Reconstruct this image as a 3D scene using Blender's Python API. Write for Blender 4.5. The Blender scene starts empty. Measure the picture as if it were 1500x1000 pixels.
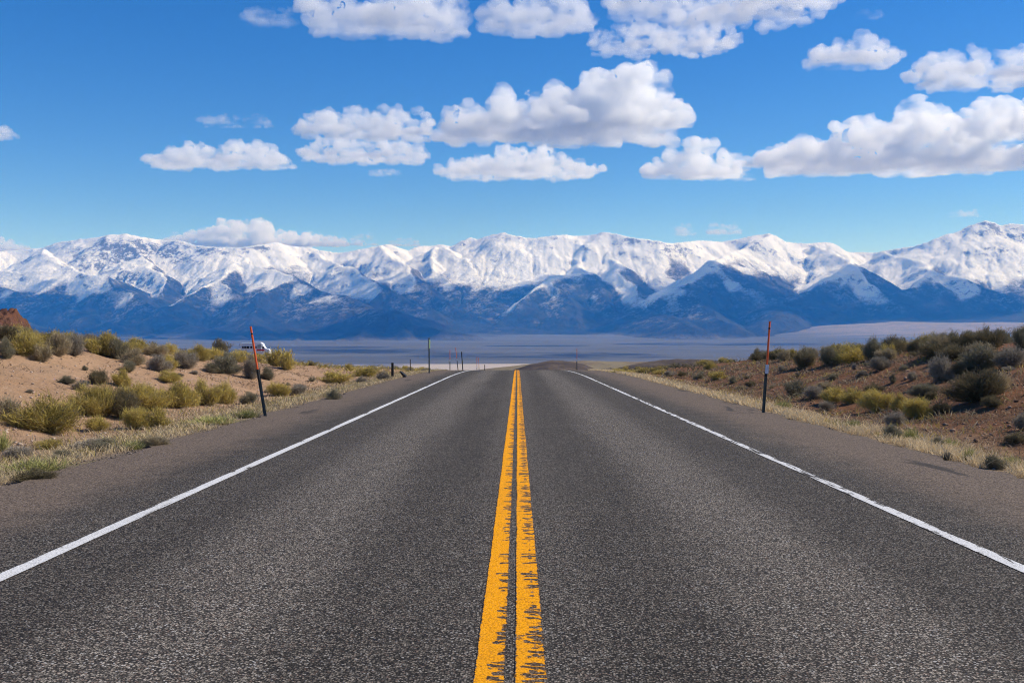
import bpy, math, random
import numpy as np
from mathutils import Vector, Matrix

# ------------------------------------------------------------------ scene, camera, sky, sun
SC = bpy.context.scene
COL = SC.collection
R = math.radians
FPX, CX, CY = 1458.3, 750.0, 500.0          # focal length and centre in photo pixels (35 mm lens)
EYE = 1.62
GRADE = 0.024                               # the road runs downhill away from the camera
PITCH = -math.atan(28 / FPX)
YAW = math.atan(8 / FPX)

cam_d = bpy.data.cameras.new("camera"); cam = bpy.data.objects.new("camera", cam_d); COL.objects.link(cam)
cam_d.lens = 35.0; cam_d.sensor_width = 36.0; cam_d.clip_start = 0.1; cam_d.clip_end = 90000
cam.location = (0, 0, EYE)
cam.rotation_euler = (R(90) + PITCH, 0, YAW)
SC.camera = cam
CAM_M = cam.rotation_euler.to_matrix()

SUN_EL, SUN_AZ = R(41), R(15)               # from the right of the road, a little ahead
SUN_DIR = Vector((math.cos(SUN_EL) * math.cos(SUN_AZ), math.cos(SUN_EL) * math.sin(SUN_AZ), math.sin(SUN_EL)))
sd = bpy.data.lights.new("sun", "SUN"); sun = bpy.data.objects.new("sun", sd); COL.objects.link(sun)
sd.energy = 4.6; sd.angle = R(0.53); sd.color = (1.0, 0.955, 0.89)
sun.rotation_euler = SUN_DIR.to_track_quat("Z", "Y").to_euler()

W = bpy.data.worlds.new("World"); SC.world = W; W.use_nodes = True
wn, wl = W.node_tree.nodes, W.node_tree.links
sky = wn.new("ShaderNodeTexSky"); sky.sky_type = "NISHITA"; sky.sun_disc = False
sky.sun_elevation = SUN_EL; sky.sun_rotation = math.atan2(SUN_DIR.x, SUN_DIR.y)
sky.altitude = 1900; sky.air_density = 1.0; sky.dust_density = 0.15; sky.ozone_density = 3.0
hs = wn.new("ShaderNodeHueSaturation"); hs.inputs["Saturation"].default_value = 1.37; hs.inputs["Hue"].default_value = 0.513
wl.new(sky.outputs[0], hs.inputs["Color"])
wl.new(hs.outputs[0], wn["Background"].inputs[0]); wn["Background"].inputs[1].default_value = 0.112

SC.view_settings.view_transform = "Standard"; SC.view_settings.look = "None"
SC.view_settings.exposure = 0.22; SC.view_settings.gamma = 1.0
SC.render.engine = "CYCLES"
cy = SC.cycles
cy.max_bounces = 24; cy.diffuse_bounces = 3; cy.glossy_bounces = 2; cy.transmission_bounces = 2
cy.transparent_max_bounces = 8; cy.volume_bounces = 24
cy.use_denoising = True; cy.denoising_prefilter = "FAST"; cy.filter_width = 1.1; cy.sample_clamp_indirect = 8.0
cy.volume_step_rate = 1.0; cy.volume_max_steps = 256

# ------------------------------------------------------------------ helpers
def tag(o, label=None, cat=None, group=None, kind=None):
    for k, v in (("label", label), ("category", cat), ("group", group), ("kind", kind)):
        if v: o[k] = v
    return o

def mesh_obj(name, verts, faces, mat, parent=None, smooth=False, attrs=None):
    me = bpy.data.meshes.new(name)
    verts = np.asarray(verts, np.float32).reshape(-1, 3)
    if isinstance(faces, np.ndarray):
        n, k = faces.shape
        me.vertices.add(len(verts)); me.vertices.foreach_set("co", verts.ravel())
        me.loops.add(n * k); me.loops.foreach_set("vertex_index", faces.astype(np.int32).ravel())
        me.polygons.add(n); me.polygons.foreach_set("loop_start", np.arange(0, n * k, k, dtype=np.int32))
        me.polygons.foreach_set("loop_total", np.full(n, k, np.int32))
    else:
        me.from_pydata(verts.tolist(), [], faces)
    if attrs:
        for an, av in attrs.items():
            a = me.attributes.new(an, "FLOAT", "POINT"); a.data.foreach_set("value", np.asarray(av, np.float32))
    me.update(calc_edges=True); me.validate()
    if smooth: me.shade_smooth()
    if mat: me.materials.append(mat)
    o = bpy.data.objects.new(name, me); COL.objects.link(o)
    if parent: o.parent = parent
    return o

def empty(name, loc, rot=(0, 0, 0)):
    o = bpy.data.objects.new(name, None); COL.objects.link(o)
    o.location = loc; o.rotation_euler = rot; o.empty_display_size = 0.3
    return o

class MB:
    """collects simple shapes for ONE mesh"""
    def __init__(s): s.v, s.f = [], []
    def add(s, v, f):
        n = len(s.v); s.v += [tuple(p) for p in v]; s.f += [tuple(i + n for i in q) for q in f]; return s
    def box(s, c, d, taper=1.0, bev=0.0):
        cx, cy_, cz = c; dx, dy, dz = (k / 2 for k in d)
        if bev <= 0:
            v = [(cx + sx * dx * (taper if sz > 0 else 1), cy_ + sy * dy * (taper if sz > 0 else 1), cz + sz * dz)
                 for sz in (-1, 1) for sx, sy in ((-1, -1), (1, -1), (1, 1), (-1, 1))]
            return s.add(v, [(3, 2, 1, 0), (4, 5, 6, 7), (0, 1, 5, 4), (1, 2, 6, 5), (2, 3, 7, 6), (3, 0, 4, 7)])
        rings = []
        for z, q in ((-dz, bev), (-dz + bev, 0), (dz - bev, 0), (dz, bev)):
            ring = []
            for sx, sy in ((-1, -1), (1, -1), (1, 1), (-1, 1)):
                a = (cx + sx * (dx - q), cy_ + sy * (dy - q - bev if True else 0), cz + z)
                b = (cx + sx * (dx - q - bev), cy_ + sy * (dy - q), cz + z)
                ring += [a, b] if sx * sy < 0 else [b, a]
            rings.append(ring)
        v = [p for r_ in rings for p in r_]; f = [tuple(range(7, -1, -1)), tuple(range(24, 32))]
        for k in range(3):
            for i in range(8):
                j = (i + 1) % 8; f.append((k * 8 + i, k * 8 + j, k * 8 + 8 + j, k * 8 + 8 + i))
        return s.add(v, f)
    def tube(s, pts, rad, n=8):
        pts = [Vector(p) for p in pts]
        if not isinstance(rad, (list, tuple)): rad = [rad] * len(pts)
        v, f = [], []
        for i, p in enumerate(pts):
            t = (pts[min(i + 1, len(pts) - 1)] - pts[max(i - 1, 0)]).normalized()
            a = t.orthogonal().normalized(); b = t.cross(a)
            v += [p + (a * math.cos(2 * math.pi * k / n) + b * math.sin(2 * math.pi * k / n)) * rad[i] for k in range(n)]
        for i in range(len(pts) - 1):
            for k in range(n):
                j = (k + 1) % n; f.append((i * n + k, i * n + j, i * n + n + j, i * n + n + k))
        f.append(tuple(range(n - 1, -1, -1))); f.append(tuple((len(pts) - 1) * n + k for k in range(n)))
        return s.add(v, f)
    def prism(s, outline, axis_len, frame=lambda a, b, c: (a, b, c)):
        """outline of (a, b) extruded along c from -axis_len/2 to +axis_len/2"""
        n = len(outline); h = axis_len / 2
        v = [frame(a, b, -h) for a, b in outline] + [frame(a, b, h) for a, b in outline]
        f = [tuple(range(n - 1, -1, -1)), tuple(range(n, 2 * n))]
        f += [(i, (i + 1) % n, n + (i + 1) % n, n + i) for i in range(n)]
        return s.add(v, f)
    def build(s, name, mat, parent=None, smooth=False): return mesh_obj(name, s.v, s.f, mat, parent, smooth)

# numpy gradient noise
def _hash(ix, iy, seed):
    h = (ix.astype(np.int64) * 374761393 + iy.astype(np.int64) * 668265263 + seed * 1442695041) & 0xFFFFFFFF
    h = ((h ^ (h >> 13)) * 1274126177) & 0xFFFFFFFF
    return ((h ^ (h >> 16)) & 0xFFFF) / 65535.0 * 2 * math.pi
def gnoise(x, y, seed=0):
    ix, iy = np.floor(x), np.floor(y); fx, fy = x - ix, y - iy
    u = fx * fx * fx * (fx * (fx * 6 - 15) + 10); v = fy * fy * fy * (fy * (fy * 6 - 15) + 10)
    def g(dx, dy):
        a = _hash(ix + dx, iy + dy, seed); return np.cos(a) * (fx - dx) + np.sin(a) * (fy - dy)
    return 1.5 * ((g(0, 0) * (1 - u) + g(1, 0) * u) * (1 - v) + (g(0, 1) * (1 - u) + g(1, 1) * u) * v)
def fbm(x, y, octaves=5, seed=0, gain=0.5, ridged=False):
    s, a = 0, 1.0
    for o in range(octaves):
        n = gnoise(x * 2 ** o + 17.3 * o, y * 2 ** o - 9.1 * o, seed + o)
        s = s + a * ((1 - 2 * np.abs(n)) if ridged else n); a *= gain
    return s

# shader node helper
class NT:
    def __init__(s, name, displacement=False):
        s.m = bpy.data.materials.new(name); s.m.use_nodes = True
        s.n, s.l = s.m.node_tree.nodes, s.m.node_tree.links
        s.b = s.n["Principled BSDF"]; s.out = s.n["Material Output"]
    def _set(s, sock, v):
        if v is None: return
        if isinstance(v, bpy.types.NodeSocket): s.l.new(v, sock)
        elif isinstance(v, (tuple, list)):
            sock.default_value = (*v, 1.0) if len(v) == 3 and sock.type == "RGBA" else v
        else: sock.default_value = v
    def pos(s): return s.n.new("ShaderNodeNewGeometry").outputs["Position"]
    def normal(s): return s.n.new("ShaderNodeNewGeometry").outputs["Normal"]
    def obj(s): return s.n.new("ShaderNodeTexCoord").outputs["Object"]
    def attr(s, name):
        a = s.n.new("ShaderNodeAttribute"); a.attribute_name = name; return a.outputs["Fac"]
    def scale(s, vec, sc, off=(0, 0, 0)):
        m = s.n.new("ShaderNodeMapping"); s._set(m.inputs[0], vec); m.inputs["Scale"].default_value = sc
        m.inputs["Location"].default_value = off; return m.outputs[0]
    def noise(s, vec, scale, detail=4, rough=0.5, dist=0.0, out="Fac"):
        t = s.n.new("ShaderNodeTexNoise"); s._set(t.inputs["Vector"], vec); t.inputs["Scale"].default_value = scale
        t.inputs["Detail"].default_value = detail; t.inputs["Roughness"].default_value = rough
        t.inputs["Distortion"].default_value = dist; return t.outputs[out]
    def voro(s, vec, scale, out="Color", feature="F1", rand=1.0):
        t = s.n.new("ShaderNodeTexVoronoi"); t.feature = feature; s._set(t.inputs["Vector"], vec)
        t.inputs["Scale"].default_value = scale; t.inputs["Randomness"].default_value = rand; return t.outputs[out]
    def math(s, op, a, b=0.0, c=0.0, clamp=False):
        t = s.n.new("ShaderNodeMath"); t.operation = op; t.use_clamp = clamp
        s._set(t.inputs[0], a); s._set(t.inputs[1], b); s._set(t.inputs[2], c); return t.outputs[0]
    def ramp(s, v, lo, hi, a=0.0, b=1.0, smooth=True):
        t = s.n.new("ShaderNodeMapRange"); t.interpolation_type = "SMOOTHSTEP" if smooth else "LINEAR"
        s._set(t.inputs[0], v); s._set(t.inputs[1], lo); s._set(t.inputs[2], hi); s._set(t.inputs[3], a); s._set(t.inputs[4], b)
        return t.outputs[0]
    def mix(s, f, a, b, mode="MIX"):
        t = s.n.new("ShaderNodeMix"); t.data_type = "RGBA"; t.blend_type = mode
        s._set(t.inputs["Factor"], f); s._set(t.inputs[6], a); s._set(t.inputs[7], b); return t.outputs[2]
    def xyz(s, v):
        t = s.n.new("ShaderNodeSeparateXYZ"); s._set(t.inputs[0], v); return t.outputs
    def bump(s, h, dist, strength=1.0):
        t = s.n.new("ShaderNodeBump"); s._set(t.inputs["Height"], h); t.inputs["Distance"].default_value = dist
        t.inputs["Strength"].default_value = strength; s.l.new(t.outputs[0], s.b.inputs["Normal"])
    def done(s, color, rough=0.9, spec=0.3):
        s._set(s.b.inputs["Base Color"], color); s._set(s.b.inputs["Roughness"], rough)
        s._set(s.b.inputs["Specular IOR Level"], spec); return s.m

def plain_mat(name, color, rough=0.6, spec=0.4, metal=0.0, var=0.15, scale=12.0):
    t = NT(name); o = t.obj(); n = t.noise(o, scale, 4)
    c2 = tuple(max(0, k * (1 - var * 2)) for k in color)
    t.b.inputs["Metallic"].default_value = metal
    return t.done(t.mix(t.ramp(n, .35, .65), c2, color), rough, spec)
# ------------------------------------------------------------------ terrain heights
PLAIN = -190.0
def z_road(y):
    y = np.asarray(y, float); d = np.clip(y - 50, 0, None)
    k = 3.4e-4
    c = np.where(d < 110, k * d * d, k * 110 * 110 + (d - 110) * 2 * k * 110)
    return -GRADE * y - c
HLY, HLV = [0, 35, 48, 60, 80, 110], [1.8, 1.75, 1.15, 0.68, 0.24, 0.0]
HRY, HRV = [0, 35, 53, 84, 120], [1.7, 1.68, 1.12, 0.28, 0.0]
def z_ground(x, y, detail=True):
    x, y = np.broadcast_arrays(np.asarray(x, float), np.asarray(y, float))
    zr = z_road(y)
    H = np.where(x < 0, np.interp(y, HLY, HLV), np.interp(y, HRY, HRV))
    a = np.abs(x)
    wob = gnoise(y / 9.0 + np.where(x < 0, 0, 50), x * 0 + 3.3, 5) * 0.9
    b = np.where(a > 7.5, a + wob * np.clip((a - 7.5) / 2, 0, 1), a)
    prof = np.interp(b, [0, 9.2, 10.2, 13, 15, 16.2, 18, 22, 30, 60, 200], [0, 0, .10, .55, .88, .98, 1.04, 1.25, 1.45, 1.5, 1.5])
    ditch = np.interp(a, [0, 5.6, 6.0, 6.6, 7.8, 9.0, 10.0, 400], [-.06, -.06, -.035, -.06, -.17, -.15, -.05, -.05])
    z = zr + ditch + H * prof
    # the brow of the hill falls away beyond the crest, later to the sides
    side = np.clip((a - 18) / 60, 0, 1)
    z = z + side * np.clip((y - 60) / 60, 0, 1) * np.interp(y, [0, 60, 120, 400], [0, 0, 0.5, 1.0])
    # low knoll where the motorhome is parked
    k = np.exp(-(((x + 72) / 26) ** 2 + ((y - 250) / 60) ** 2) ** 1.5)
    z = z * (1 - k) + (-GRADE * y - 0.55) * k
    if detail:
        m = np.clip((a - 6.6) / 2.5, 0, 1); far = np.clip(1 - y / 400, 0, 1)
        z = z + m * far * (0.16 * fbm(x / 5.5, y / 5.5, 4, 11) + 0.035 * fbm(x / 0.9, y / 0.9, 3, 21))
        # small washed-out rill on the right bank
        rx = 11.2 + 0.9 * gnoise(y / 3.1, y * 0, 33) + 0.2 * gnoise(y / .6, y * 0, 34) + (y - 17) * 0.22
        d = x - rx
        z = z - np.where((y > 8) & (y < 25), 1, 0) * 0.16 * np.exp(-(np.clip(d, 0, None) / 0.5) ** 2 - (np.clip(-d, 0, None) / 0.06) ** 2)
    # settle on the valley floor
    t = z - PLAIN
    fl = PLAIN + np.where(t > 40, t, 40 * np.exp(np.clip((t - 40) / 40, -50, 0)))
    fl = fl + np.clip((y - 9300) / 3400, 0, 1.3) ** 1.4 * np.clip((x - 2200) / 2600, 0, 1) * 150
    return fl + np.clip((y - 11000) / 3500, 0, 1) ** 2 * np.clip((x + 3500) / 3500, 0, 1) * 110

def ray(px, py):
    return CAM_M @ Vector(((px - CX) / FPX, -(py - CY) / FPX, -1.0))
def hit(px, py, tmax=400.0):
    d = ray(px, py); t = np.concatenate([np.arange(3, 120, 0.1), np.arange(120, tmax, 1.0)])
    zz = EYE + d.z * t - z_ground(d.x * t, d.y * t)
    i = int(np.argmax(zz < 0))
    if zz[i] >= 0: i = len(t) - 1
    return d.x * t[i], d.y * t[i], t[i]
def at_depth(px, py, depth):
    d = ray(px, py); s = depth / d.y
    return Vector((d.x * s, depth, EYE + d.z * s))

# ---- ground sheet
def spread(inner, outer_lo, outer_hi, n):
    lo = inner[0] - np.geomspace(inner[1] - inner[0], inner[0] - outer_lo, n)[::-1] if outer_lo is not None else np.array([])
    hi = inner[-1] + np.geomspace(inner[1] - inner[0], outer_hi - inner[-1], n)
    return np.concatenate([lo, inner, hi])
gx = spread(np.arange(-26, 26.01, 0.18), -15500, 15500, 70)
gy = spread(np.arange(-6, 95.01, 0.24), None, 26000, 130)
X, Y = np.meshgrid(gx, gy)
Z = z_ground(X, Y)
def grid_faces(ny, nx):
    i = np.arange(ny * nx).reshape(ny, nx)
    return np.stack([i[:-1, :-1], i[:-1, 1:], i[1:, 1:], i[1:, :-1]], -1).reshape(-1, 4)

def ground_material():
    t = NT("desert soil"); p = t.pos(); x, y, z = t.xyz(p)
    n1 = t.noise(p, 0.35, 5); n2 = t.noise(p, 2.2, 6, .65); n3 = t.noise(p, 14, 5, .7); nf = t.noise(p, 60, 3, .6)
    right = t.ramp(x, -2, 2)
    sand = t.mix(t.ramp(n1, .3, .7), (.46, .285, .165), (.39, .23, .125))
    red = t.mix(t.ramp(n1, .3, .7), (.25, .105, .048), (.18, .085, .043))
    soil = t.mix(right, sand, red)
    soil = t.mix(t.ramp(n2, .40, .68, 0, .5), soil, t.mix(right, (.30, .20, .125), (.13, .075, .045)))
    soil = t.mix(t.ramp(n3, .52, .70, 0, .5), soil, (.20, .125, .08))
    soil = t.mix(t.math("MULTIPLY", t.ramp(nf, .58, .72), t.ramp(x, -2, 2, .6, .22)), soil, (.55, .42, .32))
    soil = t.mix(t.ramp(t.noise(p, 26, 5, .75), .55, .66, 0, .65), soil, t.mix(right, (.26, .165, .105), (.09, .055, .035)))
    soil = t.mix(t.ramp(t.noise(p, 5.5, 6, .75), .52, .66, 0, .5), soil, t.mix(right, (.58, .40, .27), (.27, .12, .055)))
    ax = t.math("ABSOLUTE", x)
    foot = t.math("MULTIPLY", t.ramp(t.math("ADD", ax, t.math("MULTIPLY", t.math("SUBTRACT", n2, .5), 2.5)), 6.8, 9.4, 1, 0), t.ramp(y, 120, 200, 1, 0))
    straw = t.mix(t.ramp(n3, .35, .65), (.27, .20, .12), (.40, .31, .19))
    soil = t.mix(t.math("MULTIPLY", foot, .75), soil, straw)
    # gravel spilling from the shoulder
    edge = t.ramp(t.math("ADD", ax, t.math("MULTIPLY", t.math("SUBTRACT", n3, .5), 1.0)), 5.9, 6.5, 1, 0)
    ch = t.xyz(t.voro(p, 55))[0]
    soil = t.mix(t.math("MULTIPLY", edge, t.ramp(y, 120, 200, 1, 0)), soil, t.mix(ch, (.05, .042, .036), (.20, .16, .13)))
    # sage flats far below
    fy = t.scale(p, (.0005, .0016, 0)); b1 = t.noise(fy, 1.0, 6, .6); b2 = t.noise(t.scale(p, (.004, .012, 0)), 1, 6, .7)
    flat = t.mix(t.ramp(b1, .35, .65), (.088, .086, .082), (.125, .119, .112))
    flat = t.mix(t.ramp(b2, .45, .75, 0, .6), flat, (.07, .073, .066))
    # pale playa below the hill
    yy = t.math("ADD", y, t.math("MULTIPLY", t.math("SUBTRACT", b1, .5), 700))
    play = t.math("MULTIPLY", t.math("MULTIPLY", t.ramp(yy, 3200, 3500), t.ramp(x, 150, 500, 1, 0)), t.ramp(yy, 4500, 4700, 1, 0))
    flat = t.mix(t.math("MULTIPLY", play, t.ramp(b2, .3, .5, .75, 1.0)), flat, (.46, .38, .30))
    # pale fan at the foot of the range on the right
    fan = t.math("MULTIPLY", t.ramp(t.math("ADD", y, t.math("MULTIPLY", t.math("SUBTRACT", b1, .5), 4500)), 10400, 11500), t.ramp(t.math("ADD", x, t.math("MULTIPLY", b1, 1500)), 3600, 5200))
    flat = t.mix(t.math("MULTIPLY", fan, t.ramp(b2, .35, .6, .15, .75)), flat, (.33, .26, .205))
    col = t.mix(t.ramp(t.math("ADD", y, t.math("MULTIPLY", n1, 60)), 150, 420), soil, flat)
    h = t.math("ADD", t.math("MULTIPLY", n3, .6), t.math("ADD", n2, t.math("MULTIPLY", nf, .25)))
    t.bump(h, .09, 1.0)
    return t.done(col, .95, .1)
ground = tag(mesh_obj("ground", np.stack([X, Y, Z], -1), grid_faces(len(gy), len(gx)), ground_material(), smooth=True), kind="structure")

# ---- mountain range: ridge skeleton, then stream erosion
SKY = [(-300, 360), (-200, 352), (-100, 362), (0, 367), (60, 363), (100, 355), (130, 348), (185, 342), (215, 348), (240, 351), (270, 353), (300, 360),
       (320, 362), (350, 362), (380, 359), (408, 354), (430, 358), (460, 366), (490, 370), (505, 369), (520, 364), (560, 357), (575, 359), (600, 367),
       (620, 361), (640, 358), (655, 360), (670, 353), (685, 348), (700, 350), (715, 343), (740, 340), (760, 345), (780, 348), (810, 345), (840, 344), (865, 343), (885, 339),
       (905, 343), (925, 349), (950, 353), (962, 356), (1000, 355), (1025, 351), (1060, 353), (1080, 350), (1100, 346), (1130, 342), (1145, 345), (1165, 353),
       (1180, 356), (1200, 354), (1220, 356), (1240, 362), (1255, 368), (1280, 370), (1300, 366), (1330, 361), (1360, 355), (1375, 347), (1400, 337),
       (1420, 329), (1440, 323), (1455, 325), (1470, 330), (1490, 327), (1520, 330), (1600, 345), (1700, 340), (1800, 355)]
def P(px, py, D): return tuple(at_depth(px, py, D))
CREST_D = 17200.0
def crest_depth(px): return CREST_D + 500 * math.sin(px * .011 + 1) + 250 * math.sin(px * .031)
crest = [P(a, b, crest_depth(a)) for a, b in SKY]
RIDGES = [(crest, .62)]
def ridge(*pts, s=.60): RIDGES.append(([P(*q) for q in pts], s))
# (px, py, distance)
ridge((-120, 368, 16800), (-60, 392, 15500), (20, 397, 15200), (95, 394, 15000), (160, 404, 14700), (220, 440, 13900), (280, 474, 13100))
ridge((60, 364, 17000), (100, 394, 15000), (60, 440, 14200))
ridge((-60, 400, 15000), (0, 417, 14400), (70, 440, 13900), (135, 460, 13500), (190, 482, 13000))
ridge((185, 343, 17200), (200, 375, 16300), (240, 398, 15500), (232, 432, 14500))
ridge((300, 361, 17000), (310, 385, 16100))
ridge((408, 355, 17000), (348, 380, 16000), (317, 407, 14800), (265, 438, 14000), (215, 470, 13200))
ridge((317, 407, 14800), (365, 438, 14000), (430, 476, 13100))
ridge((348, 380, 16000), (425, 402, 14900), (480, 428, 14200), (560, 462, 13400), (610, 484, 12900))
ridge((425, 402, 14900), (385, 428, 14200), (370, 460, 13500))
ridge((425, 402, 14900), (440, 440, 14000), (455, 480, 13000))
ridge((460, 367, 16900), (520, 398, 15700), (560, 418, 14700), (530, 446, 14000), (510, 480, 13100))
ridge((560, 418, 14700), (600, 440, 14200), (650, 465, 13500))
ridge((560, 358, 17100), (590, 385, 16200), (610, 412, 15300), (660, 445, 14500), (712, 474, 13700))
ridge((655, 360, 17000), (690, 388, 16200), (745, 428, 15300))
ridge((640, 360, 17000), (640, 395, 16000), (700, 440, 14900))
ridge((740, 341, 17200), (765, 375, 16500), (775, 400, 15900))
ridge((840, 344, 17200), (835, 372, 16500), (862, 398, 15300), (815, 404, 14900), (770, 436, 14200), (722, 474, 13500))
ridge((865, 400, 15200), (880, 432, 14300), (930, 472, 13300))
ridge((815, 404, 14900), (830, 440, 14000), (850, 474, 13300))
ridge((885, 340, 17200), (905, 368, 16400), (902, 394, 15200), (955, 440, 14000))
ridge((960, 356, 17000), (985, 380, 16300))
ridge((1130, 343, 17200), (1075, 365, 16300), (1050, 382, 15000), (1000, 414, 14300), (945, 452, 13500), (915, 474, 13100))
ridge((1050, 382, 15000), (1095, 412, 14300), (1140, 436, 13700), (1190, 474, 13000))
ridge((1050, 382, 15000), (1045, 425, 14100), (1050, 476, 13000))
ridge((1075, 365, 16300), (1120, 395, 15600), (1150, 425, 14900))
ridge((1200, 355, 17000), (1235, 378, 15800), (1245, 387, 14900), (1190, 416, 14200), (1135, 446, 13500), (1100, 478, 12900))
ridge((1245, 387, 14900), (1285, 412, 14300), (1330, 445, 13500), (1360, 470, 13000))
ridge((1245, 387, 14900), (1240, 430, 14000), (1245, 474, 13000))
ridge((1300, 367, 16900), (1345, 382, 15900), (1372, 394, 14900), (1335, 420, 14200), (1295, 452, 13500))
ridge((1372, 394, 14900), (1430, 420, 14200), (1500, 446, 13600), (1560, 470, 13100))
ridge((1372, 394, 14900), (1385, 435, 14000), (1390, 472, 13000))
ridge((1440, 324, 17200), (1435, 355, 16400), (1470, 385, 15600), (1540, 405, 15000))
ridge((1400, 338, 17100), (1380, 365, 16300))
ridge((1490, 328, 17100), (1530, 375, 16000), (1560, 410, 15000), (1640, 450, 14000))

for q_ in (((480, 428, 14200), (545, 452, 12600), (577, 452, 12000), (620, 474, 11200), (690, 492, 10600)),
           ((577, 452, 12000), (540, 478, 11000), (500, 502, 10000)), ((577, 452, 12000), (590, 488, 10700)),
           ((430, 476, 13100), (440, 490, 11000), (420, 500, 10200)), ((280, 474, 13100), (330, 486, 11500), (360, 498, 10500)),
           ((370, 460, 13500), (390, 484, 11600), (395, 498, 10400)), ((190, 482, 13000), (230, 490, 11800), (270, 500, 10700)),
           ((945, 452, 13500), (990, 468, 12300), (1010, 482, 11500)), ((1000, 414, 14300), (1040, 460, 12800), (1080, 480, 11700)),
           ((1135, 446, 13500), (1130, 470, 12400), (1120, 482, 11700)), ((-60, 440, 13500), (30, 470, 12200), (110, 490, 11200))):
    ridge(*q_, s=.42)
MS = 26.0
mx = np.arange(-10900, 10901, MS); my = np.arange(9400, 19300, MS)
MX, MY = np.meshgrid(mx, my)
def build_range():
    base = z_ground(MX, MY, False) - 30 + 20 * fbm(MX / 1300, MY / 1300, 4, 55) + np.clip((MY - 12600) / 2500, 0, 1) * 240 + np.clip((MY - 9800) / 3000, 0, 1) * 60 * np.exp(-((MX + 2600) / 2300) ** 2)
    h = base.copy()
    wx = MX + 150 * fbm(MX / 900, MY / 900, 4, 71); wy = MY + 150 * fbm(MX / 900, MY / 900, 4, 81)
    for pts, s in RIDGES:
        for a, b in zip(pts[:-1], pts[1:]):
            ax, ay, az = a; bx, by, bz = b
            m = max(az, bz) / s + 400
            ix = (mx > min(ax, bx) - m) & (mx < max(ax, bx) + m); iy = (my > min(ay, by) - m) & (my < max(ay, by) + m)
            sl = np.ix_(iy, ix)
            if not ix.any() or not iy.any(): continue
            X_, Y_ = wx[sl], wy[sl]
            dx, dy = bx - ax, by - ay
            t = np.clip(((X_ - ax) * dx + (Y_ - ay) * dy) / (dx * dx + dy * dy), 0, 1)
            d = np.hypot(X_ - ax - t * dx, Y_ - ay - t * dy)
            hh = az + t * (bz - az) - s * d * (1 - .18 * np.clip(d / 2500, 0, 1))
            h[sl] = np.maximum(h[sl], hh)
    h0 = h.copy()
    h = h + np.clip((h - base) / 400, 0, 1) * (16 * fbm(MX / 520, MY / 420, 5, 91) )
    ny, nx = h.shape; idx = np.arange(ny * nx).reshape(ny, nx)
    offs = [(-1, -1), (-1, 0), (-1, 1), (0, -1), (0, 1), (1, -1), (1, 0), (1, 1)]
    rng = np.random.default_rng(4)
    for it in range(10):
        best = np.zeros_like(h); rec = idx.copy(); bh = h.copy()
        hp = np.pad(h, 1, mode="edge")
        for oy, ox in offs:
            nb = hp[1 + oy:1 + oy + ny, 1 + ox:1 + ox + nx]
            s = (h - nb) / (math.hypot(oy, ox)) * rng.uniform(.85, 1.0, h.shape)
            ok = s > best
            iy = np.clip(np.arange(ny) + oy, 0, ny - 1)[:, None]; ix = np.clip(np.arange(nx) + ox, 0, nx - 1)[None]
            rec = np.where(ok, idx[iy, ix], rec); best = np.where(ok, s, best); bh = np.where(ok, nb, bh)
        self_ = (rec == idx).ravel(); r = rec.ravel()
        A = np.ones(ny * nx); pulse = A.copy()
        for k in range(120):
            pulse = np.bincount(r, np.where(self_, 0, pulse), ny * nx); A += pulse
        f = 0.022 * (np.clip(A, 1, 4000) ** 0.5).reshape(ny, nx) * np.clip((h0 - base) / 250, 0, 1)
        h = (h + f * bh) / (1 + f)
        lap = (hp[:-2, 1:-1] + hp[2:, 1:-1] + hp[1:-1, :-2] + hp[1:-1, 2:]) / 4 - hp[1:-1, 1:-1]
        h = h + .10 * lap
    # keep the skyline where the skeleton has it
    cx_, cyy, cz = (np.array([p[i] for p in crest]) for i in range(3))
    yc = np.interp(mx, cx_, cyy)[None, :]; w = np.exp(-((MY - yc) / 240) ** 2)
    h = h * (1 - w * .85) + (np.maximum(h, h0)) * w * .85
    h = h + np.clip((h - base) / 300, 0, 1) * 7 * fbm(MX / 110, MY / 110, 3, 101)
    edge = np.clip((9700 - MY) / 300, 0, 1)
    return h - edge * 120
MH = build_range()
def blur(a, n):
    for _ in range(n):
        q = np.pad(a, 1, mode="edge"); a = (q[:-2, 1:-1] + q[2:, 1:-1] + q[1:-1, :-2] + q[1:-1, 2:] + a) / 5
    return a
ASP = -np.gradient(blur(MH, 26), MS, axis=1)      # which way the broad slope faces
ASP = ASP / np.sqrt(1 + ASP ** 2)

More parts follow.
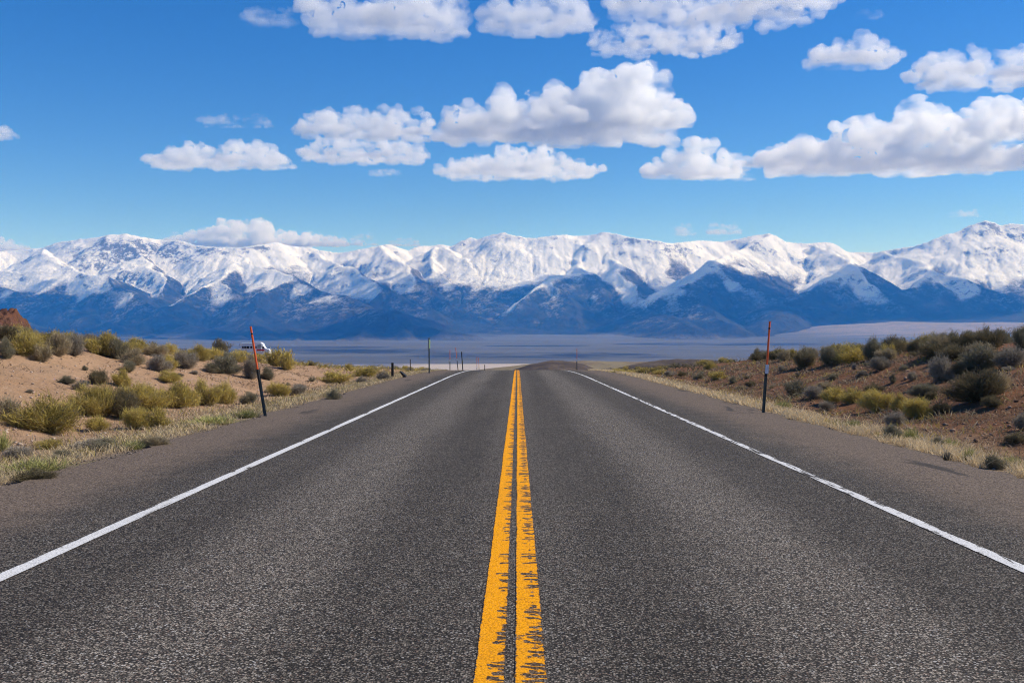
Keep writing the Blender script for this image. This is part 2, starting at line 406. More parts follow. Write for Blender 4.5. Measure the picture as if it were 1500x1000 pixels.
def mountain_material():
    t = NT("snowy mountain"); p = t.pos(); x, y, z = t.xyz(p); nx_, ny_, nz_ = t.xyz(t.normal())
    km = t.scale(p, (.001, .001, .001))
    a = t.noise(km, 1.1, 6, .6); b = t.noise(km, 5.0, 8, .68); c = t.noise(km, 22.0, 6, .72); big = t.noise(km, .33, 3)
    # the sunny slopes have melted out much higher than those turned away
    line = t.math("ADD", t.ramp(x, -7500, -2500, 440, 560), t.math("MULTIPLY", t.attr("aspect"), 720))
    line = t.math("ADD", line, t.math("MULTIPLY", nx_, 120))
    line = t.math("ADD", line, t.math("MULTIPLY", t.math("SUBTRACT", big, .5), 260))
    e = t.math("SUBTRACT", z, line)
    e = t.math("ADD", e, t.math("MULTIPLY", t.math("SUBTRACT", a, .5), 300))
    e = t.math("ADD", e, t.math("MULTIPLY", t.math("SUBTRACT", b, .5), 330))
    e = t.math("ADD", e, t.math("MULTIPLY", t.math("SUBTRACT", c, .5), 300))
    snow = t.ramp(e, -80, 130)
    # bare rock on the steepest faces high up
    steep = t.math("ADD", t.math("SUBTRACT", 1.0, nz_), t.math("MULTIPLY", t.math("SUBTRACT", c, .5), .9))
    steep = t.math("ADD", steep, t.math("MULTIPLY", t.math("SUBTRACT", b, .5), .60))
    steep = t.math("ADD", steep, t.math("MULTIPLY", t.math("SUBTRACT", a, .5), .50))
    for px_, pz_, rad, k_ in ((-6500, 1150, 1300, .17), (8150, 1350, 1500, .075), (-5000, 1050, 700, .12)):
        d = t.math("SQRT", t.math("ADD", t.math("POWER", t.math("SUBTRACT", x, px_), 2.0), t.math("POWER", t.math("MULTIPLY", t.math("SUBTRACT", z, pz_), 2.2), 2.0)))
        steep = t.math("ADD", steep, t.ramp(d, rad * .3, rad, k_, 0))
    rocky = t.ramp(steep, .30, .40)
    snow = t.math("MULTIPLY", snow, t.math("SUBTRACT", 1.0, t.math("MULTIPLY", rocky, .88)))
    bare = t.mix(t.ramp(b, .4, .62), (.012, .016, .015), (.036, .033, .028))
    bare = t.mix(t.ramp(c, .5, .66, 0, .6), bare, (.008, .011, .010))
    rock = t.mix(t.ramp(c, .4, .6), (.040, .038, .038), (.11, .10, .09))
    bare = t.mix(t.ramp(z, 450, 900), bare, rock)
    toe = t.ramp(t.math("ADD", z, t.math("MULTIPLY", t.math("SUBTRACT", a, .5), 160)), -185, -130, 1, 0)
    bare = t.mix(t.math("MULTIPLY", toe, .8), bare, (.12, .11, .10))
    scar = t.math("MULTIPLY", t.ramp(t.noise(t.scale(p, (.0016, .0016, .004)), 1, 4, .6), .66, .70), t.ramp(z, 150, 350, 1, 0))
    bare = t.mix(t.math("MULTIPLY", scar, .6), bare, (.20, .16, .13))
    veil = t.math("MULTIPLY", t.ramp(e, -420, -60, 0, .24), t.ramp(t.math("ADD", c, t.math("MULTIPLY", t.math("SUBTRACT", b, .5), .8)), .46, .66))
    snow = t.math("MAXIMUM", snow, veil)
    col = t.mix(snow, bare, (.93, .93, .94))
    t.bump(t.math("ADD", b, t.math("MULTIPLY", c, .9)), 80, .7)
    return t.done(col, .85, .15)
tag(mesh_obj("mountains", np.stack([MX, MY, MH], -1), grid_faces(len(my), len(mx)), mountain_material(), smooth=True, attrs={"aspect": ASP.ravel()}), kind="structure")

# ---- low hills: the brown humps beyond the crest and the red rocky knoll on the left
def hump(name, cx_, cy_, rx, ry, top, foot, mat, rough=.12, seed=1, n=90):
    u = np.linspace(-1.25, 1.25, n); U, V = np.meshgrid(u, u)
    r = np.hypot(U, V); prof = np.clip(1 - r * r, -0.6, 1)
    prof = prof + rough * fbm(U * 2.2 + seed, V * 2.2, 5, seed)
    Xh, Yh = cx_ + U * rx, cy_ + V * ry
    Zh = foot + (top - foot) * np.where(prof > 0, prof ** .8 if False else prof, prof)
    return tag(mesh_obj(name, np.stack([Xh, Yh, Zh], -1), grid_faces(n, n), mat, smooth=True), kind="structure")
def hill_mat(name, c1, c2, c3, s):
    t = NT(name); p = t.pos(); a = t.noise(p, s, 6, .65); b = t.noise(p, s * 6, 5, .7)
    c = t.mix(t.ramp(a, .4, .62), c1, c2); c = t.mix(t.ramp(b, .5, .68, 0, .7), c, c3)
    t.bump(t.math("ADD", a, t.math("MULTIPLY", b, .4)), 2.0, .6)
    return t.done(c, .95, .1)
brown = hill_mat("dark sage hill", (.075, .055, .042), (.12, .088, .062), (.05, .042, .034), .05)
ochre = hill_mat("dry grass hill", (.24, .19, .11), (.19, .14, .09), (.10, .085, .06), .03)
q = at_depth(806, 529.5, 640); hump("hill", q.x + 4, q.y, 34, 90, q.z, q.z - 9, brown, .10, 3)
q = at_depth(985, 527, 520); hump("hill", q.x + 14, q.y, 52, 80, q.z, q.z - 9, brown, .12, 8)
q = at_depth(930, 529.5, 900); hump("hill", q.x - 20, q.y, 140, 90, q.z, q.z - 10, ochre, .10, 13)
redrock = hill_mat("red rock", (.16, .07, .042), (.10, .05, .035), (.20, .10, .06), .35)
q = at_depth(-10, 452, 180); hump("hill", q.x, q.y, 5.6, 12, q.z, q.z - 6.5, redrock, .38, 21)
# ------------------------------------------------------------------ road
def strip(name, x_lo, x_hi, y0, y1, dy, lift, mat, nx=2, ragged=0.0, seed=0):
    ys = np.concatenate([np.arange(y0, min(y1, 110), dy), np.arange(110, y1, 1.5)]) if y1 > 110 else np.arange(y0, y1, dy)
    u = np.linspace(0, 1, nx); lo = np.full_like(ys, x_lo); hi = np.full_like(ys, x_hi)
    if ragged:
        lo = lo - ragged * (.6 * gnoise(ys / 2.3, ys * 0 + seed, seed) + .3 * gnoise(ys / .5, ys * 0, seed + 1) + .15 * gnoise(ys / .15, ys * 0, seed + 2))
        hi = hi + ragged * (.6 * gnoise(ys / 2.3, ys * 0 + seed, seed + 3) + .3 * gnoise(ys / .5, ys * 0, seed + 4) + .15 * gnoise(ys / .15, ys * 0, seed + 5))
    Xs = lo[:, None] * (1 - u) + hi[:, None] * u; Ys = np.repeat(ys[:, None], nx, 1)
    crown = -0.012 * np.abs(Xs) * 0
    Zs = z_road(Ys) + lift + crown
    return tag(mesh_obj(name, np.stack([Xs, Ys, Zs], -1), grid_faces(len(ys), nx), mat, smooth=True), kind="structure")

def chips(t, p):
    """colour of chip-seal: stones of many greys in dark binder"""
    wob = t.noise(p, 40, 2, .5, out="Color")
    pp = t.n.new("ShaderNodeVectorMath"); pp.operation = "MULTIPLY_ADD"
    t._set(pp.inputs[0], wob); pp.inputs[1].default_value = (.012, .012, .012); t._set(pp.inputs[2], p)
    v = t.n.new("ShaderNodeTexVoronoi"); t._set(v.inputs["Vector"], pp.outputs[0]); v.inputs["Scale"].default_value = 78
    r, g, b = t.xyz(v.outputs["Color"]); dist = v.outputs["Distance"]
    v2 = t.n.new("ShaderNodeTexVoronoi"); t._set(v2.inputs["Vector"], p); v2.inputs["Scale"].default_value = 190
    r2 = t.xyz(v2.outputs["Color"])[0]
    stone = t.mix(t.math("POWER", r, 2.3), (.046, .040, .033), (.43, .37, .295))
    stone = t.mix(t.ramp(g, .86, .9, 0, .5), stone, (.20, .12, .085))
    stone = t.mix(t.ramp(b, .93, .96, 0, .7), stone, (.50, .48, .44))
    stone = t.mix(t.math("MULTIPLY", r2, .35), stone, (.045, .043, .041))
    gap = t.ramp(dist, .42, .62)
    return t.mix(gap, stone, (.022, .019, .016)), dist, r

def road_material():
    t = NT("asphalt"); p = t.pos(); x, y, z = t.xyz(p)
    col, dist, r = chips(t, p)
    ax = t.math("ABSOLUTE", x)
    n = t.noise(t.scale(p, (.9, .10, 1)), 1.0, 5, .6); n2 = t.noise(p, 1.6, 5, .6); n3 = t.noise(t.scale(p, (3.5, .05, 1)), 1, 4, .6)
    axw = t.math("ADD", ax, t.math("MULTIPLY", t.math("SUBTRACT", n, .5), .5))
    # traffic polish: dark oily band in mid lane, pale wheel paths
    lane = t.math("ABSOLUTE", t.math("SUBTRACT", axw, 1.95))
    wheel = t.ramp(lane, .15, .95, 1, 0)
    f = t.math("ADD", .79, t.math("MULTIPLY", wheel, .54))
    f = t.math("ADD", f, t.ramp(ax, .15, .7, .22, 0))
    f = t.math("ADD", f, t.math("MULTIPLY", t.math("SUBTRACT", n, .5), .55))
    f = t.math("ADD", f, t.math("MULTIPLY", t.math("SUBTRACT", n2, .5), .25))
    f = t.math("ADD", f, t.math("MULTIPLY", t.math("SUBTRACT", n3, .5), .22))
    g = t.n.new("ShaderNodeCombineColor")
    for k in range(3): t._set(g.inputs[k], f)
    col = t.mix(1.0, col, g.outputs[0], "MULTIPLY")
    # dusty brown shoulder
    sh = t.ramp(t.math("ADD", ax, t.math("MULTIPLY", t.math("SUBTRACT", n2, .5), 1.2)), 3.9, 5.2)
    dust = t.mix(r, (.046, .034, .026), (.275, .205, .15))
    col = t.mix(t.math("MULTIPLY", sh, .8), col, dust)
    # tar patches near the edge of the shoulder
    tar = t.math("MULTIPLY", t.ramp(t.noise(t.scale(p, (1.0, .16, 1)), 1.3, 5, .65, .4), .60, .67), t.ramp(ax, 4.7, 5.4))
    col = t.mix(t.math("MULTIPLY", tar, .75), col, (.028, .027, .026))
    t.bump(t.math("SUBTRACT", 1.0, dist), .006, .55)
    return t.done(col, .88, .12)
ASPHALT = road_material()
strip("road", -5.95, 6.15, -6, 300, .12, 0.0, ASPHALT, nx=49, ragged=.42, seed=7)

def paint_material(name, c1, c2, wear, side, comb=(0, 0), grain=(6.5, 17.0)):
    """side: which edge of the stripe is worn the most (object x, -1..1 over the width)"""
    t = NT(name); p = t.pos(); u = t.attr("across"); x, y, z = t.xyz(p)
    asp, dist, r = chips(t, p)
    asp = t.mix(.35, asp, (.022, .022, .022))
    strk = t.noise(t.scale(p, (*grain, 1)), 1.0, 3, .55, .35)     # marks across the stripe
    fine = t.noise(p, 90, 4, .7); med = t.noise(t.scale(p, (14, 40, 1)), 1.0, 4, .6)
    patch = t.noise(t.scale(p, (.6, .35, 1)), 1.0, 3, .5)
    e = t.math("ADD", t.math("MULTIPLY", t.math("SUBTRACT", strk, .5), 1.5), t.math("MULTIPLY", t.math("SUBTRACT", fine, .5), .55))
    e = t.math("ADD", e, t.math("MULTIPLY", t.math("SUBTRACT", med, .5), .45))
    e = t.math("ADD", e, t.math("MULTIPLY", t.math("SUBTRACT", patch, .5), .7))
    su = t.math("MULTIPLY", u, side)
    e = t.math("ADD", e, t.math("ADD", t.math("MULTIPLY", t.ramp(su, .1, .9), .20), wear))
    edge = t.ramp(t.math("ADD", t.math("ABSOLUTE", u), t.math("MULTIPLY", t.math("SUBTRACT", fine, .5), .35)), .88, 1.0, 0, .5)
    e = t.math("ADD", e, edge)
    # bars scraped across the stripe, each of its own length
    yw = t.math("ADD", t.math("MULTIPLY", y, 15.0), t.math("ADD", t.math("MULTIPLY", t.noise(t.scale(p, (3, 4, 1)), 1.0, 3, .6), 5.0), t.math("MULTIPLY", fine, .5)))
    wn_ = t.n.new("ShaderNodeTexWhiteNoise"); wn_.noise_dimensions = "1D"; t._set(wn_.inputs["W"], t.math("FLOOR", yw))
    fr = t.math("ABSOLUTE", t.math("SUBTRACT", t.math("FRACT", yw), .5))
    ext = t.math("MULTIPLY", t.ramp(wn_.outputs[0], .26, 1.0, 0, comb[0], smooth=False), t.ramp(fr, .30, .42, 1, 0))
    dist_in = t.math("ABSOLUTE", t.math("SUBTRACT", u, comb[1]))
    cut = t.math("ADD", t.math("SUBTRACT", ext, dist_in), t.math("MULTIPLY", t.math("SUBTRACT", fine, .5), .5))
    worn = t.math("MAXIMUM", t.ramp(e, .27, .35), t.math("MULTIPLY", t.ramp(cut, 0, .09), .94))
    c = t.mix(t.ramp(med, .3, .7), c1, c2)
    c = t.mix(t.ramp(fine, .55, .75, 0, .45), c, tuple(k * .45 for k in c2))
    c = t.mix(t.ramp(dist, .45, .70, 0, .5), c, tuple(k * .30 for k in c2))
    c = t.mix(t.ramp(patch, .45, .75, 0, .28), c, tuple(k * .55 + .02 for k in c2))
    t.bump(t.math("ADD", t.math("SUBTRACT", 1.0, dist), t.math("MULTIPLY", worn, -.6)), .004, .5)
    return t.done(t.mix(worn, c, asp), .75, .08)
def marking(name, xc, w, mat, seed):
    o = strip(name, xc - w / 2, xc + w / 2, -4, 200, .06, .004, mat, nx=5, ragged=.012, seed=seed)
    n = len(o.data.vertices); a = o.data.attributes.new("across", "FLOAT", "POINT")
    a.data.foreach_set("value", np.tile(np.linspace(-1, 1, 5), n // 5).astype(np.float32))
    return o
YEL = ((.95, .40, .003), (.88, .34, .002))
marking("road_marking", -.136, .150, paint_material("yellow paint left", *YEL, -.04, 1, (1.5, 1.15), (12, 17)), 31)
marking("road_marking", .068, .158, paint_material("yellow paint right", *YEL, .05, .7, (1.05, .35), (10, 16)), 41)
WHT = ((.78, .77, .74), (.66, .65, .62))
marking("road_marking", -3.62, .135, paint_material("white paint left", *WHT, .0, -1, (0, 0), (11, 1.4)), 51)
marking("road_marking", 3.68, .135, paint_material("white paint right", *WHT, .20, .8, (0, 0), (17, 1.8)), 61)
import bmesh
# ------------------------------------------------------------------ haze and clouds
def volume_mat(name, color, density, aniso, absorb=None):
    m = bpy.data.materials.new(name); m.use_nodes = True; n, l = m.node_tree.nodes, m.node_tree.links
    n.remove(n["Principled BSDF"]); v = n.new("ShaderNodeVolumePrincipled")
    v.inputs["Color"].default_value = (*color, 1); v.inputs["Density"].default_value = density
    v.inputs["Anisotropy"].default_value = aniso
    if absorb: v.inputs["Absorption Color"].default_value = (*absorb, 1)
    l.new(v.outputs[0], n["Material Output"].inputs["Volume"]); return m
b = MB().box((0, 12400, 790), (36000, 30000, 1970))
tag(b.build("haze", volume_mat("air", (.045, .32, 1.0), 4.7e-5, 0.0, (1, 1, 1))), kind="stuff")

BASE_Z = 2300.0
def cloud_mat(name, dens, lo, hi, size):
    """cumulus: dense inside, torn into wisps by turbulence"""
    m = volume_mat(name, (1, 1, 1), dens, 0.25, (1, 1, 1)); n, l = m.node_tree.nodes, m.node_tree.links
    v = next(k for k in n if k.type == "PRINCIPLED_VOLUME")
    tc = n.new("ShaderNodeNewGeometry"); mp = n.new("ShaderNodeMapping"); mp.inputs["Scale"].default_value = (.52 / size, .62 / size, 1.35 / size)
    l.new(tc.outputs["Position"], mp.inputs[0])
    t = n.new("ShaderNodeTexNoise"); t.inputs["Scale"].default_value = 1.0; t.inputs["Detail"].default_value = 3.0; t.inputs["Roughness"].default_value = .6
    l.new(mp.outputs[0], t.inputs["Vector"])
    r = n.new("ShaderNodeMapRange"); r.interpolation_type = "SMOOTHSTEP"
    for k, q in ((1, lo), (2, hi), (3, 0.0), (4, dens)): r.inputs[k].default_value = q
    l.new(t.outputs["Fac"], r.inputs[0]); l.new(r.outputs[0], v.inputs["Density"])
    m.cycles.volume_step_rate = .16
    return m
CLOUD_MAT = cloud_mat("cloud", 1 / 125.0, .29, .64, 270.0)
def cloud(x0, x1, ytop, ybase, label, shape=None, depth=.6, seed=0, dens=1.0, base_z=BASE_Z, mat=None):
    """a cumulus whose flat base lies at BASE_Z; extent given in photo pixels, turned into metres"""
    rng = np.random.default_rng(seed + 100)
    e = (472 - ybase) / FPX; D = base_z / e
    Wd = (x1 - x0) / FPX * D; Hh = (ybase - ytop) / FPX * D
    dep = min(max(Wd * depth, Hh * .8), 1700.0)
    # the base is seen from below: its near edge stands higher in the picture than its far edge
    Dm = D - dep * .35; Wd = Wd * Dm / D; xm = ((x0 + x1) / 2 - 758) / FPX * Dm
    Hh = max((472 - ytop) / FPX * Dm - base_z, Hh * .45)
    shape = shape or [(-1, .25), (-.6, .7), (-.1, 1.0), (.4, .85), (.8, .5), (1, .2)]
    su, sh = zip(*shape)
    n = int(np.clip(40 * Wd / Hh, 50, 240)); V, F, k = [], [], 0
    ico = ICO
    for i in range(n):
        u = rng.uniform(-1, 1); v = rng.uniform(-1, 1) * math.sqrt(max(0, 1 - .85 * u * u))
        env = np.interp(u, su, sh) * (1 - .55 * v * v)
        r = Hh * rng.uniform(.09, .25) * (.5 + .5 * env)
        top = max(env * Hh - r, r * .35)
        z = top * (rng.uniform(0, 1) ** .55)
        c = np.array([u * Wd * .5 * .93, v * dep * .5, z])
        s = np.array([r * rng.uniform(1.0, 1.5), r * rng.uniform(1.0, 1.4), r * rng.uniform(.85, 1.05)])
        if i % 3 == 0:            # even fill of the flat base
            u = -.93 + 1.86 * (i + rng.uniform(0, 3)) / n; c[0] = u * Wd * .455; env = np.interp(u, su, sh); r = max(r, Hh * .17 * (.5 + .5 * env))
            c[2] = r * rng.uniform(.15, .5); s = np.array([r * 1.7, r * 1.9, r * .7])
        V.append(ico[0] * s + c); F.append(ico[1] + k); k += len(ico[0])
    V, F = np.concatenate(V), np.concatenate(F)
    tmp = mesh_obj("tmp", V, F, None)
    vox = max(Hh / 26, 14.0)
    md = tmp.modifiers.new("r", "REMESH"); md.mode = "VOXEL"; md.voxel_size = vox
    me = bpy.data.meshes.new_from_object(tmp.evaluated_get(bpy.context.evaluated_depsgraph_get()))
    bpy.data.objects.remove(tmp)
    # drop sealed cavities and stray crumbs left by the remesh
    ne = len(me.edges); ed = np.empty(ne * 2, np.int32); me.edges.foreach_get("vertices", ed); ed = ed.reshape(-1, 2)
    lb = np.arange(len(me.vertices))
    for _ in range(200):
        old = lb.copy(); m_ = np.minimum(lb[ed[:, 0]], lb[ed[:, 1]])
        np.minimum.at(lb, ed[:, 0], m_); np.minimum.at(lb, ed[:, 1], m_); lb = lb[lb]
        if (lb == old).all(): break
    cnt = np.bincount(lb, minlength=len(lb)); bad = cnt[lb] < .12 * cnt.max()
    if bad.any():
        bm_ = bmesh.new(); bm_.from_mesh(me); bm_.verts.ensure_lookup_table()
        bmesh.ops.delete(bm_, geom=[bm_.verts[i] for i in np.nonzero(bad)[0]], context="VERTS"); bm_.to_mesh(me); bm_.free()
    nv = len(me.vertices); co = np.empty(nv * 3, np.float32); me.vertices.foreach_get("co", co); co = co.reshape(-1, 3)
    no = np.empty(nv * 3, np.float32); me.vertices.foreach_get("normal", no); no = no.reshape(-1, 3)
    def n3(p, sc, sd_):
        return (gnoise(p[:, 0] / sc + sd_, p[:, 2] / sc, sd_) + gnoise(p[:, 1] / sc - sd_, p[:, 2] / sc + 7, sd_ + 1) + gnoise(p[:, 0] / sc, p[:, 1] / sc + 3, sd_ + 2)) * .6
    dsp = Hh * (.12 * n3(co, Hh * .33, seed) + .085 * n3(co, Hh * .15, seed + 5) + .03 * n3(co, Hh * .06, seed + 9))
    co = co + no * (dsp + .015 * Hh)[:, None]
    lo = -.03 * Hh + .03 * Hh * n3(co, Hh * .5, seed + 3)
    co[:, 2] = np.where(co[:, 2] < lo, lo + (co[:, 2] - lo) * .12, co[:, 2])
    me.vertices.foreach_set("co", co.astype(np.float32).ravel()); me.update()
    me.materials.clear(); me.materials.append(mat or CLOUD_MAT)
    me.name = "cloud"; o = bpy.data.objects.new("cloud", me); COL.objects.link(o)
    o.location = (xm, Dm, base_z)
    o.rotation_euler = (0, 0, 0)
    return tag(o, label, "cloud", "cumulus clouds in the sky")
_bm = bmesh.new(); bmesh.ops.create_icosphere(_bm, subdivisions=2, radius=1.0)
_bm.verts.ensure_lookup_table()
ICO = (np.array([v.co for v in _bm.verts]), np.array([[v.index for v in f.verts] for f in _bm.faces])); _bm.free()

THIN = cloud_mat("thin cloud", 1 / 260.0, .40, .66, 170.0)
flat = [(-1, .5), (-.7, .8), (-.2, .9), (.1, .8), (.5, .95), (.85, .8), (1, .4)]
CL = [
 ((210, 430, 200, 250), "bright white cumulus over the left snowy peaks, leftmost of its row", [(-1, .35), (-.8, .25), (-.55, .7), (0, .95), (.15, .7), (.5, 1), (.85, .55), (1, .2)]),
 ((437, 632, 196, 240), "bright low cloud tucked under a grey cloud left of centre", [(-1, .35), (-.5, 1), (0, .85), (.6, .8), (1, .7)]),
 ((428, 640, 150, 206), "soft grey cloud above a bright white one left of centre", flat),
 ((637, 1010, 94, 210), "largest billowing cloud, bright on its right side and dark beneath", [(-1, .3), (-.6, .55), (-.2, .68), (.1, .86), (.45, 1), (.75, .98), (.95, .6), (1, .35)]),
 ((634, 888, 207, 263), "flat white cloud with a pointed right end under the biggest cloud", [(-1, .2), (-.5, .6), (0, 1), (.3, .9), (.7, .4), (1, .15)]),
 ((445, 690, -34, 54), "grey based cloud cut by the top of the picture, left of centre", flat),
 ((706, 868, -24, 50), "small grey cloud between two larger clouds at the top", flat),
 ((886, 1228, -50, 40), "long cloud running off the top of the picture right of centre", flat),
 ((856, 1084, 36, 86), "ragged grey cloud just under the long top cloud", flat),
 ((944, 1076, 190, 262), "small bright cloud between the flat white cloud and the wide right bank", [(-1, .2), (-.4, .7), (.1, .9), (.6, 1), (.9, .7), (1, .4)]),
 ((1070, 1720, 132, 252), "wide cloud bank sloping down leftwards on the right side", [(-1, .1), (-.7, .42), (-.45, .72), (-.2, .9), (.2, 1), (.6, .9), (1, .5)]),
 ((1176, 1316, 48, 102), "small puffy cloud alone in the upper right sky", [(-1, .4), (-.5, .7), (.1, 1), (.5, .8), (1, .3)]),
 ((1332, 1610, 62, 134), "flat grey cloud at the right edge above the wide bank", flat),
 ((-60, 26, 174, 204), "small white cloud cut by the left edge of the picture", None),
 ((236, 470, 312, 362), "white cloud rising behind the left snowy peaks", [(-1, .2), (-.5, .6), (-.1, 1), (.3, .9), (.65, .5), (1, .4)]),
 ((440, 512, 334, 361), "small cloud at the right end of the cloud behind the peaks", None),
 ((-70, 46, 344, 369), "low grey cloud behind the mountains at the left edge", None),
]
# two more above the frame; their shade lies in bands on the valley floor
CL += [((1240, 1580, -100, -14), "flat cloud just above the top right of the picture, shading the valley floor", flat),
       ((1215, 1400, -240, -155), "small cloud high above the picture, shading the near valley floor", flat)]
for i, (bx, lab, shp) in enumerate(CL):
    cloud(*bx, lab, shp, seed=i * 7 + 3)
SMALL = [
 ((285, 402, 166, 187), "thin wisp of cloud to the left of the soft grey cloud"),
 ((352, 440, 8, 42), "faint scrap of cloud at the top left"),
 ((540, 588, 243, 259), "tiny faint cloud below the bright cloud left of centre"),
 ((1064, 1106, 248, 266), "tiny white puff below the wide right cloud bank"),
 ((1034, 1082, 321, 344), "tiny cloud low over the range right of centre"),
 ((986, 1012, 323, 345), "faint tiny cloud over the range left of a brighter one"),
 ((1388, 1432, 304, 319), "tiny flat cloud above the tall right peak"),
 ((1248, 1290, 14, 32), "small scrap of cloud at the top right of centre"),
 ((514, 552, 338, 360), "faint low puff over the saddle left of centre"),
 ((568, 616, 346, 361), "faint low cloud sitting over the small dark peak"),
]
for i, (bx, lab) in enumerate(SMALL):
    cloud(*bx, lab, flat, seed=400 + i * 7, mat=THIN)
# ------------------------------------------------------------------ plants
def blades(start, end, width, rng, bend=.12):
    """thin two-quad leaves; arrays (n,3),(n,3),(n,)"""
    n = len(start); d = end - start; L = np.linalg.norm(d, axis=1, keepdims=True) + 1e-6
    side = np.cross(d / L, rng.normal(size=(n, 3))); side /= np.linalg.norm(side, axis=1, keepdims=True) + 1e-6
    mid = (start + end) / 2 + np.cross(side, d / L) * L * rng.uniform(-bend, bend, (n, 1)); mid[:, 2] += L[:, 0] * bend * .3
    w = width[:, None] * side * .5
    V = np.stack([start - w * .6, start + w * .6, mid - w, mid + w, end - w * .25, end + w * .25], 1).reshape(-1, 3)
    i = np.arange(n)[:, None] * 6
    F = np.concatenate([i + np.array([[0, 1, 3, 2]]), i + np.array([[2, 3, 5, 4]])])
    return V, F
def leaf_mat(name, tip, leaf, wood, dead=None):
    t = NT(name); r = t.attr("rnd"); h = t.attr("along"); o = t.n.new("ShaderNodeObjectInfo").outputs["Random"]
    c = t.mix(t.ramp(r, .1, .9, smooth=False), leaf, tip)
    c = t.mix(t.math("MULTIPLY", t.ramp(h, .45, 1.05), .6), c, tip)
    if dead: c = t.mix(t.ramp(t.math("FRACT", t.math("MULTIPLY", r, 7.3)), .70, .78), c, dead)
    c = t.mix(t.ramp(h, .08, .5, 1, 0), c, wood)
    v = t.math("ADD", .92, t.math("MULTIPLY", o, .42)); g = t.n.new("ShaderNodeCombineColor")
    for k in range(3): t._set(g.inputs[k], v)
    c = t.mix(1.0, c, g.outputs[0], "MULTIPLY")
    m = t.done(c, .85, .12)
    tr = t.n.new("ShaderNodeBsdfTranslucent"); t.l.new(c, tr.inputs[0]); ms = t.n.new("ShaderNodeMixShader"); ms.inputs[0].default_value = .22
    t.l.new(t.b.outputs[0], ms.inputs[1]); t.l.new(tr.outputs[0], ms.inputs[2]); t.l.new(ms.outputs[0], t.out.inputs[0])
    return m
LM = {
 "yellow": leaf_mat("yellow rabbitbrush", (.54, .42, .105), (.32, .27, .075), (.20, .15, .09), (.36, .28, .15)),
 "olive": leaf_mat("olive rabbitbrush", (.48, .37, .095), (.27, .225, .065), (.17, .13, .08), (.28, .22, .12)),
 "sage": leaf_mat("grey green sagebrush", (.26, .235, .15), (.15, .15, .10), (.12, .095, .07), (.25, .20, .14)),
 "dark": leaf_mat("dark sagebrush", (.185, .15, .08), (.085, .088, .05), (.09, .07, .05), (.20, .15, .09)),
 "tan": leaf_mat("dry tan shrub", (.40, .32, .19), (.27, .21, .125), (.18, .14, .09), (.34, .29, .20)),
 "grey": leaf_mat("grey twiggy shrub", (.29, .25, .19), (.185, .16, .12), (.14, .115, .09), (.33, .29, .23)),
 "green": leaf_mat("fresh green tuft", (.38, .36, .13), (.235, .24, .085), (.24, .20, .11)),
 "litter": leaf_mat("dead twigs", (.29, .20, .125), (.19, .125, .075), (.15, .10, .065)),
 "straw": leaf_mat("dry straw grass", (.66, .52, .31), (.50, .385, .22), (.30, .22, .13)),
}
WOOD = plain_mat("shrub wood", (.15, .115, .085), .9, .1, scale=30)
def shrub_mesh(kind, seed, nb, bw, upright=.5):
    """unit shrub: about 1 wide and .8 tall"""
    rng = np.random.default_rng(seed); K = rng.integers(13, 19)
    ph = rng.uniform(0, 2 * math.pi, K); el = np.arcsin(rng.uniform(.10, 1.0, K)); ln = rng.uniform(.72, 1.0, K)
    C = np.stack([np.cos(ph) * np.cos(el) * .46, np.sin(ph) * np.cos(el) * .46, .12 + np.sin(el) * .58], 1) * ln[:, None]
    k = rng.integers(0, K, nb); c = C[k]
    dirn = c + np.array([0, 0, upright * .35]); dirn = dirn / np.linalg.norm(dirn, axis=1, keepdims=True)
    start = c * rng.uniform(.10, 1.0, (nb, 1)) ** .7 + rng.normal(0, .075, (nb, 3))
    L = rng.uniform(.05, .15, nb)[:, None]
    dd = dirn + rng.normal(0, .45, (nb, 3)); dd /= np.linalg.norm(dd, axis=1, keepdims=True)
    end = start + dd * L
    for a in (start, end): a[:, 2] = np.maximum(a[:, 2], .01)
    V, F = blades(start, end, bw * rng.uniform(.7, 1.3, nb), rng)
    rr = np.repeat(rng.uniform(0, 1, nb), 6)
    al = np.clip(np.linalg.norm(V * np.array([1 / .5, 1 / .5, 1 / .75]), axis=1), 0, 1.3)
    return V, F, {"rnd": rr, "along": al}, C
def tuft_mesh(seed, nb, bw, spread=.5, hgt=.8):
    rng = np.random.default_rng(seed)
    s = np.stack([rng.normal(0, .16, nb), rng.normal(0, .16, nb), np.zeros(nb)], 1)
    a = rng.uniform(0, 2 * math.pi, nb); r = rng.uniform(0, spread, nb)
    e = s * 1.2 + np.stack([np.cos(a) * r, np.sin(a) * r, hgt * rng.uniform(.5, 1, nb) * (1 - .5 * (r / spread) ** 2)], 1)
    V, F = blades(s, e, bw * rng.uniform(.6, 1.3, nb), rng, .2)
    return V, F, {"rnd": np.repeat(rng.uniform(0, 1, nb), 6), "along": np.tile([.2, .2, .6, .6, 1, 1], nb)}
PROTO = {}
NAMES = {"yellow": "rabbitbrush", "olive": "rabbitbrush", "sage": "sagebrush", "dark": "sagebrush", "tan": "dry_shrub", "grey": "dry_shrub", "green": "grass_tuft", "straw": "grass_tuft"}
CATS = {"rabbitbrush": "shrub", "sagebrush": "shrub", "dry_shrub": "shrub", "grass_tuft": "grass tuft"}
